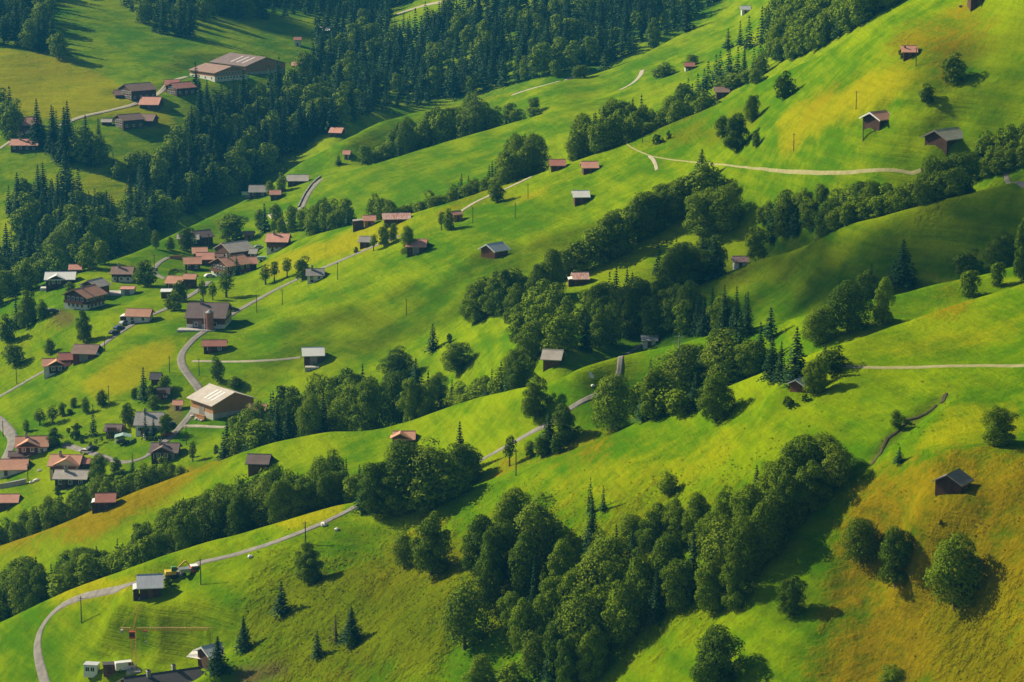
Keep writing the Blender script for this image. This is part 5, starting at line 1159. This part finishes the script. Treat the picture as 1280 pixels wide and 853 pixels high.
car('white car in the middle of the village lane by the dark farm group', 262, 347, 30, 'car_white', 'parked_car'); car('pale car in the yard of the brown chalet above the village', 324, 311, 15, 'car_silver', 'parked_car')
car('dark blue car in front of the large grey roofed farmhouse', 213, 533, 60, 'car_blue', 'parked_car'); car('wine red car in front of the large grey roofed farmhouse', 210, 545, 30, 'car_red', 'parked_car')
car('white car on the garden path near the yellow plastered chalet', 108, 567, -20, 'car_white', 'parked_car'); car('dark car beside the hedge end on the garden path', 116, 563, 40, 'car_dark', 'parked_car')
car('white van in the yard of the upper hamlet', 308, 245, 10, 'car_white', 'white_van'); car('dark car below the white van in the upper hamlet', 312, 250, 0, 'car_dark', 'parked_car')
car('dark car at the gable of the mauve roofed farm barn', 291, 389, 25, 'car_dark', 'parked_car')
car('white van at the building site below the crane', 157, 838, 20, 'car_white', 'white_van')
car('dark car under the teal canopy in the garden of the columnar spruce', 154, 555, 10, 'car_dark', 'parked_car')

# excavator and dumper by the metal roofed barn
loc, s = frame(215, 722); e = empty('excavator', loc, R(15)); tag(e, 'yellow green excavator with raised arm beside the metal roofed barn', 'excavator')
for y in (-.9, .9): MB().prism([(-1.5,.1),(-1.2,-.05),(1.2,-.05),(1.5,.1),(1.5,.55),(1.2,.75),(-1.2,.75),(-1.5,.55)], y-.28, y+.28).build('track', M['rubber'], e)
MB().box(-1.6, .9, -1.05, 1.05, .85, 1.7).build('body', M['digger_yellow'], e, bevel=.08)
c_ = MB().box(-.2, 1.1, -1.0, .1, 1.7, 2.75).build('cab', M['digger_green'], e, bevel=.06); MB().box(.0, 1.14, -1.03, .13, 1.95, 2.55).build('window', M['window_dark'], c_)
MB().tube((.9,.5,1.5), (3.2,.5,3.6), .22, .18, 6).build('boom', M['digger_yellow'], e); MB().tube((3.2,.5,3.6), (4.9,.5,1.6), .17, .13, 6).build('stick', M['digger_yellow'], e)
MB().prism([(4.6,1.5),(5.2,1.4),(5.1,.7),(4.5,.6)], .1, .9).build('bucket', M['steel'], e)
loc, s = frame(237, 718); e = empty('dump_truck', loc, R(20)); tag(e, 'small red dump truck with pale roof right of the excavator', 'truck')
MB().box(.3, 1.9, -.9, .9, .5, 2.0).build('cab', M['cab_red'], e, bevel=.07); MB().box(.5, 1.94, -.93, .93, 1.2, 1.8).build('window', M['window_dark'], e); MB().box(.25, 1.95, -.95, .95, 2.0, 2.12).build('roof', M['white_paint'], e)
MB().prism([(-2.2,.7),(.1,.7),(.2,1.6),(-2.5,1.6)], -.95, .95).build('skip', M['steel'], e)
for x in (-1.4, 1.2):
    for y in (-.8, .8): MB().tube((x,y-.15,.42), (x,y+.15,.42), .42, .42, 12).build('wheel', M['rubber'], e)
# building site
loc, s = frame(115, 842); e = empty('site_container', loc, R(-8)); tag(e, 'white site cabin with two windows left of the crane', 'container')
MB().box(-1.6, 1.6, -1.1, 1.1, -.6, 2.3).build('wall', M['white_paint'], e)
MB().box(-1.7, 1.7, -1.2, 1.2, 2.3, 2.42).build('roof', M['tin_sheet'], e)
for x in (-.7, .5): window(e, x, -1.1, .9, 'y', -1, .8, .9)
loc, s = frame(137, 841); e = empty('site_container', loc, R(10)); tag(e, 'rust brown tool shed between the white cabin and the white van', 'container')
MB().box(-1.4, 1.4, -1, 1, -.6, 2.1).build('wall', M['brown_wood'], e); MB().box(-1.5, 1.5, -1.1, 1.1, 2.1, 2.25).build('roof', M['slate_tile'], e); MB().box(-.5, .5, -1.06, -.98, 0, 1.8).build('door', M['dark_wood'], e)
loc, s = frame(248, 829); e = empty('canvas_awning', loc, R(-22)); tag(e, 'white canvas awning in front of the grey tin roofed hut', 'awning')
MB().poly([(-2.2,-1.5,1.6),(2.2,-1.5,1.5),(2.2,1.5,2.0),(-2.2,1.5,2.1),(-2.2,-1.5,1.66),(2.2,-1.5,1.56),(2.2,1.5,2.06),(-2.2,1.5,2.16)], [(0,3,2,1),(4,5,6,7),(0,1,5,4),(1,2,6,5),(2,3,7,6),(3,0,4,7)]).build('canopy', M['canvas'], e)
for x, y in ((-2,-1.4),(2,-1.4),(2,1.4),(-2,1.4)): MB().tube((x,y,-.6), (x,y,1.7), .05, .05, 6).build('leg', M['steel'], e)
loc, s = frame(154, 554); e = empty('garden_canopy', loc, R(5)); tag(e, 'pale teal topped garden canopy on the drive beside the clipped hedge', 'canopy')
MB().prism([(-2.6,2.2),(0,2.9),(2.6,2.2),(2.6,2.28),(0,2.98),(-2.6,2.28)], -2, 2).build('canopy', M['teal_paint'], e)
for x, y in ((-2.4,-1.8),(2.4,-1.8),(2.4,1.8),(-2.4,1.8)): MB().tube((x,y,-.6), (x,y,2.3), .06, .06, 6).build('post', M['white_paint'], e)
loc, s = frame(326, 327); e = empty('farm_trailer', loc, R(10)); tag(e, 'teal green farm trailer in the village yard', 'trailer')
MB().box(-2.2, 2.2, -1, 1, .8, 2.0).build('body', M['teal_paint'], e, bevel=.05); MB().box(2.2, 3.4, -.08, .08, .7, .85).build('drawbar', M['steel'], e)
for y in (-.95, .95): MB().tube((0,y-.14,.45), (0,y+.14,.45), .45, .45, 12).build('wheel', M['rubber'], e)
loc, s = frame(261, 412); e = empty('silo', (loc[0]+.5, loc[1]-1.2, loc[2])); tag(e, 'brick red round silo with pale conical top against the mauve roofed farm barn', 'silo')
MB().tube((0,0,-2), (0,0,6.2), 1.35, 1.35, 20).build('shell', M['red_tile'], e, smooth=False); MB().tube((0,0,6.2), (0,0,7.1), 1.5, .25, 20).build('roof', M['grey_tile'], e)
MB().tube((-1.7,-.3,-2), (-1.7,-.3,6.5), .18, .18, 8).build('pipe', M['tin_sheet'], e)

def wall_run(name, label, pts, w, h, mat, cat, kind=None):
    C = drape(pts)[::2]; T = np.gradient(C, axis=0); T /= np.linalg.norm(T, axis=1)[:, None]; Nn = np.stack([-T[:, 1], T[:, 0]], 1); V, F = [], []
    for i in range(len(C)):
        g = ground_z(*C[i])
        for t, z in ((-1,-.8),(-1,h*rng.uniform(.93,1.04)),(1,h*rng.uniform(.93,1.04)),(1,-.8)): V.append((C[i][0]+Nn[i][0]*t*w/2, C[i][1]+Nn[i][1]*t*w/2, g+z))
    for i in range(len(C)-1):
        a, b = i*4, i*4+4
        for k in range(3): F.append((a+k, b+k, b+k+1, a+k+1))
    F += [(0,1,2,3), (4*len(C)-1, 4*len(C)-2, 4*len(C)-3, 4*len(C)-4)]
    return tag(link_mesh(name, V, F, M[mat]), label, cat, None, kind)
wall_run('stone_wall', 'long grey stone wall across the left lawn above the pink roofed barn', [(-8,613),(10,610),(28,606),(40,603)], .9, 1.6, 'stone', 'wall')
wall_run('retaining_wall', 'dark retaining wall along the curved road above the upper hamlet', [(373,260),(380,245),(390,231),(401,222)], .5, .9, 'stone', 'wall')
wall_run('retaining_wall', 'pale garden wall along the front of the large grey roofed farmhouse', [(174,530),(178,542),(182,550)], .4, .9, 'plaster', 'wall')
def hedge(label, pts, w, h):
    C = drape(pts); n = int(len(C)*w*60); i = rng.integers(0, len(C), n); o = rng.uniform(-w/2, w/2, n); z = h*np.sqrt(rng.random(n))
    P = np.stack([C[i, 0]+o, C[i, 1]+rng.uniform(-w/2, w/2, n), np.array([ground_z(*C[j]) for j in i])+z], 1)
    Nn = np.stack([o/w*2, rng.normal(size=n)*.5-.3, z/h], 1)+rng.normal(size=(n, 3))*.3
    me = quads_mesh('hedge', leaf_quads(P, Nn, np.full(n, .4)), n, [M['leaf']]); ob = bpy.data.objects.new('hedge', me); COL.objects.link(ob); return tag(ob, label, 'hedge')
hedge('dark clipped hedge beside the garden path of the cottage', [(113,561),(122,555),(133,550),(148,545)], 1.3, 2.2)
hedge('curved low hedge in front of the large grey roofed farmhouse', [(184,551),(193,552),(203,549)], 1.0, 1.2)
hedge('round clipped garden hedge below the big dark garden tree', [(124,606),(134,602),(146,598),(153,594)], 1.6, 1.8)
hedge('shaded hedge in front of the farm group beside the village lane', [(211,345),(217,339),(232,343)], 1.0, 1.4)
# terraces and small rubble
def slab(name, label, u, v, L, W, rz, mat, h=.35, cat='terrace'):
    loc, s = frame(u, v); e = MB().box(-L/2, L/2, -W/2, W/2, -2.2, h).build(name, M[mat]); e.location = loc; e.rotation_euler = (0, 0, R(rz)); return tag(e, label, cat)
slab('terrace', 'concrete terrace in front of the garage with pinkish roof', 143, 367, 6.5, 7, -2, 'concrete', .5); slab('terrace', 'pale terrace at the left end of the white roofed house', 56, 362, 3, 4, 4, 'plaster', .9)
slab('terrace', 'small pale terrace below the barn with brilliant white roof', 390, 461, 4.5, 2.5, 4, 'concrete', .7); slab('terrace', 'grey forecourt of the mauve roofed farm barn', 246, 413, 13, 4, -4, 'concrete', .4)
def boulder(label, u, v, r, mat='stone_white', group=None):
    loc, s = frame(u, v); bm = bmesh.new(); bmesh.ops.create_icosphere(bm, subdivisions=2, radius=r)
    for q in bm.verts: q.co *= rng.uniform(.8, 1.15); q.co.z *= .7
    me = bpy.data.meshes.new('boulder'); bm.to_mesh(me); bm.free(); me.materials.append(M[mat]); o = bpy.data.objects.new('boulder', me); o.location = (loc[0], loc[1], loc[2]+r*.35); COL.objects.link(o); tag(o, label, 'boulder', group)
for q in ((313,697,.65,'round white stone at the verge of the lower road'),(405,657,.8,'white boulder beside the lower road, upper one'),(421,663,.6,'white boulder on the meadow below the lower road'),(49,589,.7,'white boulder on the lawn above the stone wall'),(741,483,.5,'white stone low on the green strip beside the road'),(1201,9,.6,'white stone below the dark barn at the top edge'),(492,142,.6,'dark lump on the far meadow')):
    boulder(q[3], q[0], q[1], q[2], 'bark' if 'dark' in q[3] else 'stone_white')
for k in range(5): boulder('pale rubble stone at the right end of the stone wall', 39+k*2.2, 604-k*.9, rng.uniform(.4, .8), group='rubble at the wall end')
for k in range(9): boulder('pale rubble stone beside the great timber barn', 240+k*1.9+rng.uniform(-1,1), 523+rng.uniform(-3,4), rng.uniform(.35, .7), group='rubble beside the great barn')
for k in range(5): boulder('rubble stone in front of the metal roofed barn', 168+k*1.6, 742+k*1.8, rng.uniform(.3, .5), group='rubble by the metal roofed barn')
# long split logs stacked beside the great barn and by the village loop
def log_pile(label, u, v, n, L, rz, r=.16):
    loc, s = frame(u, v); mb = MB(); k = 0; rw = 0
    while k < n:
        m = max(2, n//3-rw)
        for j in range(m): mb.tube((-L/2+rng.uniform(-.1,.1), (j-m/2)*r*2.05, r+rw*r*1.8), (L/2, (j-m/2)*r*2.05, r+rw*r*1.8), r, r, 7); k += 1
        rw += 1
        if rw > 4: break
    o = mb.build('log_pile', M['orange_wood']); o.location = loc; o.rotation_euler = (0, 0, R(rz)); tag(o, label, 'log pile')
log_pile('pile of pale split logs on the bank beside the great timber barn', 251, 524, 16, 4.5, -40); log_pile('long covered stack of logs beside the village loop road', 220, 324, 18, 4.8, 0, .2)
# a loose white cloth strip pegged on the meadow
loc, s = frame(740, 473); o = MB().poly([(-.35,-.1,0),(.35,-.1,0),(.5,.1,.5),(.1,.3,1.0),(-.3,.35,1.5),(-.7,.3,1.2)], [(0,1,2,3,4,5)]).box(-.7,-.64,.28,.34,0,1.9).build('scarecrow_cloth', M['canvas']); o.location = loc; tag(o, 'white cloth hanging from a stake on the green strip beside the road', 'cloth')
# ------------------------------------------------------------------ uncut tufts on the near rough and dry slopes
def tufts():
    D = field_attr('rough')*(.4+.6*(vnoise(X/7, Y/7, 31) > 0))
    area = (RR[None, :]**2)*_DLR*_DA
    vis = (GU > -20) & (GU < 1300) & (GV > 480) & (GV < 880) & (RR[None, :] < 760)
    w = (D*area*vis).ravel(); w /= w.sum(); n = 5000
    k = rng.choice(len(w), n, p=w); i, j = np.divmod(k, NR); i = np.clip(i, 0, NA-2); j = np.clip(j, 0, NR-2)
    a = rng.random(n); b = rng.random(n)
    lerp = lambda Q: (Q[i,j]*(1-a)+Q[i+1,j]*a)*(1-b)+(Q[i,j+1]*(1-a)+Q[i+1,j+1]*a)*b
    C = np.stack([lerp(X), lerp(Y), lerp(Z)], 1); h = rng.uniform(.08, .24, n)[:, None]; wd = rng.uniform(.18, .5, n)[:, None]
    t = rng.uniform(0, 6.28, n); T = np.stack([np.cos(t), np.sin(t), np.zeros(n)], 1); lean = np.stack([-np.sin(t), np.cos(t), np.zeros(n)], 1)*rng.uniform(-.3, .3, n)[:, None]
    up = np.array([0, 0, 1.])
    V = np.stack([C-T*wd*.5-up*.05, C+T*wd*.5-up*.05, C+T*wd*.7+lean+up*h, C-T*wd*.7+lean+up*h*.8], 1).reshape(-1, 3)
    m = leaf_material('tuft_blades', (.14, .15, .001), (.30, .26, .004), .3)
    o = bpy.data.objects.new('grass', quads_mesh('grass', V, n, [m])); COL.objects.link(o)
    tag(o, 'long uncut grass tufts on the rough and dry slopes', 'grass', kind='stuff')
tufts()
# ------------------------------------------------------------------ camera, sun, sky, added shade casters, air
cam = bpy.data.cameras.new('Camera'); cam.lens = F_PX*36/1280; cam.sensor_width = 36; cam.clip_start = 1; cam.clip_end = 12000
co = bpy.data.objects.new('Camera', cam); co.location = (0, 0, HC); co.rotation_euler = (R(90)+PITCH, 0, 0); COL.objects.link(co); scene.camera = co
SUN_AZ, SUN_EL = 29.0, 31.0                                          # light travels to +x and towards the camera
SD = Vector((math.cos(R(SUN_AZ))*math.cos(R(SUN_EL)), -math.sin(R(SUN_AZ))*math.cos(R(SUN_EL)), -math.sin(R(SUN_EL))))
s = bpy.data.lights.new('Sun', 'SUN'); s.energy = 5.0; s.angle = R(.5); s.color = (1, .89, .64)
so = bpy.data.objects.new('Sun', s); so.rotation_euler = SD.to_track_quat('-Z', 'Y').to_euler(); so.location = (0, 0, 800); COL.objects.link(so)
w = bpy.data.worlds.new('World'); scene.world = w; w.use_nodes = True; nt = w.node_tree
sky = nt.nodes.new('ShaderNodeTexSky'); sky.sky_type = 'NISHITA'; sky.sun_disc = False; sky.sun_elevation = R(SUN_EL)
sky.sun_rotation = math.atan2(-SD.x, -SD.y)                           # compass bearing of the sun, clockwise from +y
nt.links.new(sky.outputs[0], nt.nodes['Background'].inputs[0]); nt.nodes['Background'].inputs[1].default_value = .05
vs = scene.view_settings; vs.view_transform = 'Standard'; vs.look = 'None'; vs.exposure = .72; vs.gamma = 1; vs.use_curve_mapping = False
scene.cycles.max_bounces = 5; scene.cycles.diffuse_bounces = 2; scene.cycles.glossy_bounces = 2; scene.cycles.transmission_bounces = 3; scene.cycles.volume_bounces = 0
scene.cycles.transparent_max_bounces = 4; scene.cycles.use_denoising = True
def haze():
    zt = max(HC, float(Z.max()))+6; zb = ZMIN-1
    mb = MB(); mb.box(-2300, 2300, -120, 3300, zb, zt)
    m = bpy.data.materials.new('air'); m.use_nodes = True; nt = m.node_tree; nt.nodes.clear()
    out = nt.nodes.new('ShaderNodeOutputMaterial'); v = nt.nodes.new('ShaderNodeVolumePrincipled')
    v.inputs['Color'].default_value = (.05, .40, .82, 1); v.inputs['Density'].default_value = HAZE; v.inputs['Anisotropy'].default_value = .1
    nt.links.new(v.outputs[0], out.inputs['Volume'])
    tag(mb.build('haze', m), kind='stuff')
HAZE = .00008
haze()

def shade_caster(name, label, pts, up, flat=.35, NZ=30):
    """unseen lumpy blocker, added sunward of ground points to shade them (survey pixels + radius in metres): lumps of one closed mesh each way, far above the frame"""
    bm = bmesh.new()
    for (u, v, r) in pts:
        g = Vector(ground_at(u, v)); c = g-SD*(up/abs(SD.z))
        for q in range(3):
            o = Vector((rng.normal()*r*.3, rng.normal()*r*.3, rng.normal()*r*.1))
            mt = Matrix.Translation(c+o) @ Matrix.Diagonal((r, r*1.0, r*flat*rng.uniform(.8, 1.2), 1))
            bmesh.ops.create_icosphere(bm, subdivisions=3, radius=1, matrix=mt)
    for v in bm.verts:
        p = v.co*.02; v.co += Vector((vnoise(np.array([p.x]), np.array([p.y]), 21)[0], vnoise(np.array([p.y]), np.array([p.z]), 22)[0], .4*vnoise(np.array([p.z]), np.array([p.x]), 23)[0]))*NZ
    me = bpy.data.meshes.new(name); bm.to_mesh(me); bm.free(); me.materials.append(M['canvas']); me.polygons.foreach_set('use_smooth', np.ones(len(me.polygons), dtype=bool))
    o = bpy.data.objects.new(name, me); COL.objects.link(o); tag(o, kind='stuff')
shade_caster('shade_caster', '', [(120,-45,34),(160,-25,26),(205,-12,24),(255,4,24),(305,20,24),(345,36,20),(200,-60,45),(330,-20,50),(400,10,34),(270,-60,60)], 900, .3, 14)  # out-of-frame lumps added to darken the far upper-left slope
def shade_puffs(poly, r, gap, up=900):
    """unseen puffs added sunward of a stretch of ground to give it soft, broken shade"""
    us = [p[0] for p in poly]; vv = [p[1] for p in poly]; P = []; bm = bmesh.new()
    for _ in range(6000):
        u = rng.uniform(min(us), max(us)); v = rng.uniform(min(vv), max(vv))
        if not inp(u, v, poly): continue
        g = Vector(ground_at(u, v)); c = g-SD*(up/abs(SD.z))
        q = c-SD*c.dot(SD)
        if any((q-o).length < gap for o in P): continue
        P.append(q)
        bmesh.ops.create_icosphere(bm, subdivisions=2, radius=1, matrix=Matrix.Translation(c) @ Matrix.Diagonal((r*rng.uniform(.7, 1.3), r*rng.uniform(.7, 1.3), r*.5, 1)))
    me = bpy.data.meshes.new('shade_caster'); bm.to_mesh(me); bm.free(); me.materials.append(M['canvas'])
    o = bpy.data.objects.new('shade_caster', me); COL.objects.link(o); tag(o, kind='stuff')
shade_puffs([(330,455),(380,400),(460,378),(540,352),(620,318),(700,290),(760,270),(740,300),(660,340),(580,390),(500,425),(400,452)], 6.6, 12)  # unseen puffs added sunward to dim the ground outlined in each call
shade_puffs([(1290,25),(1200,60),(1170,100),(1140,175),(1180,215),(1290,180)], 6.0, 13)
shade_puffs([(1010,720),(1075,660),(1180,640),(1290,600),(1290,860),(1000,860)], 4.4, 12)
shade_puffs([(300,800),(360,700),(480,690),(540,760),(470,860),(320,860)], 3.6, 12)
shade_puffs([(800,394),(850,360),(960,312),(1060,280),(1200,242),(1300,212),(1300,316),(1110,367),(1020,384),(960,397),(900,408),(830,422)], 10.2, 11.5)
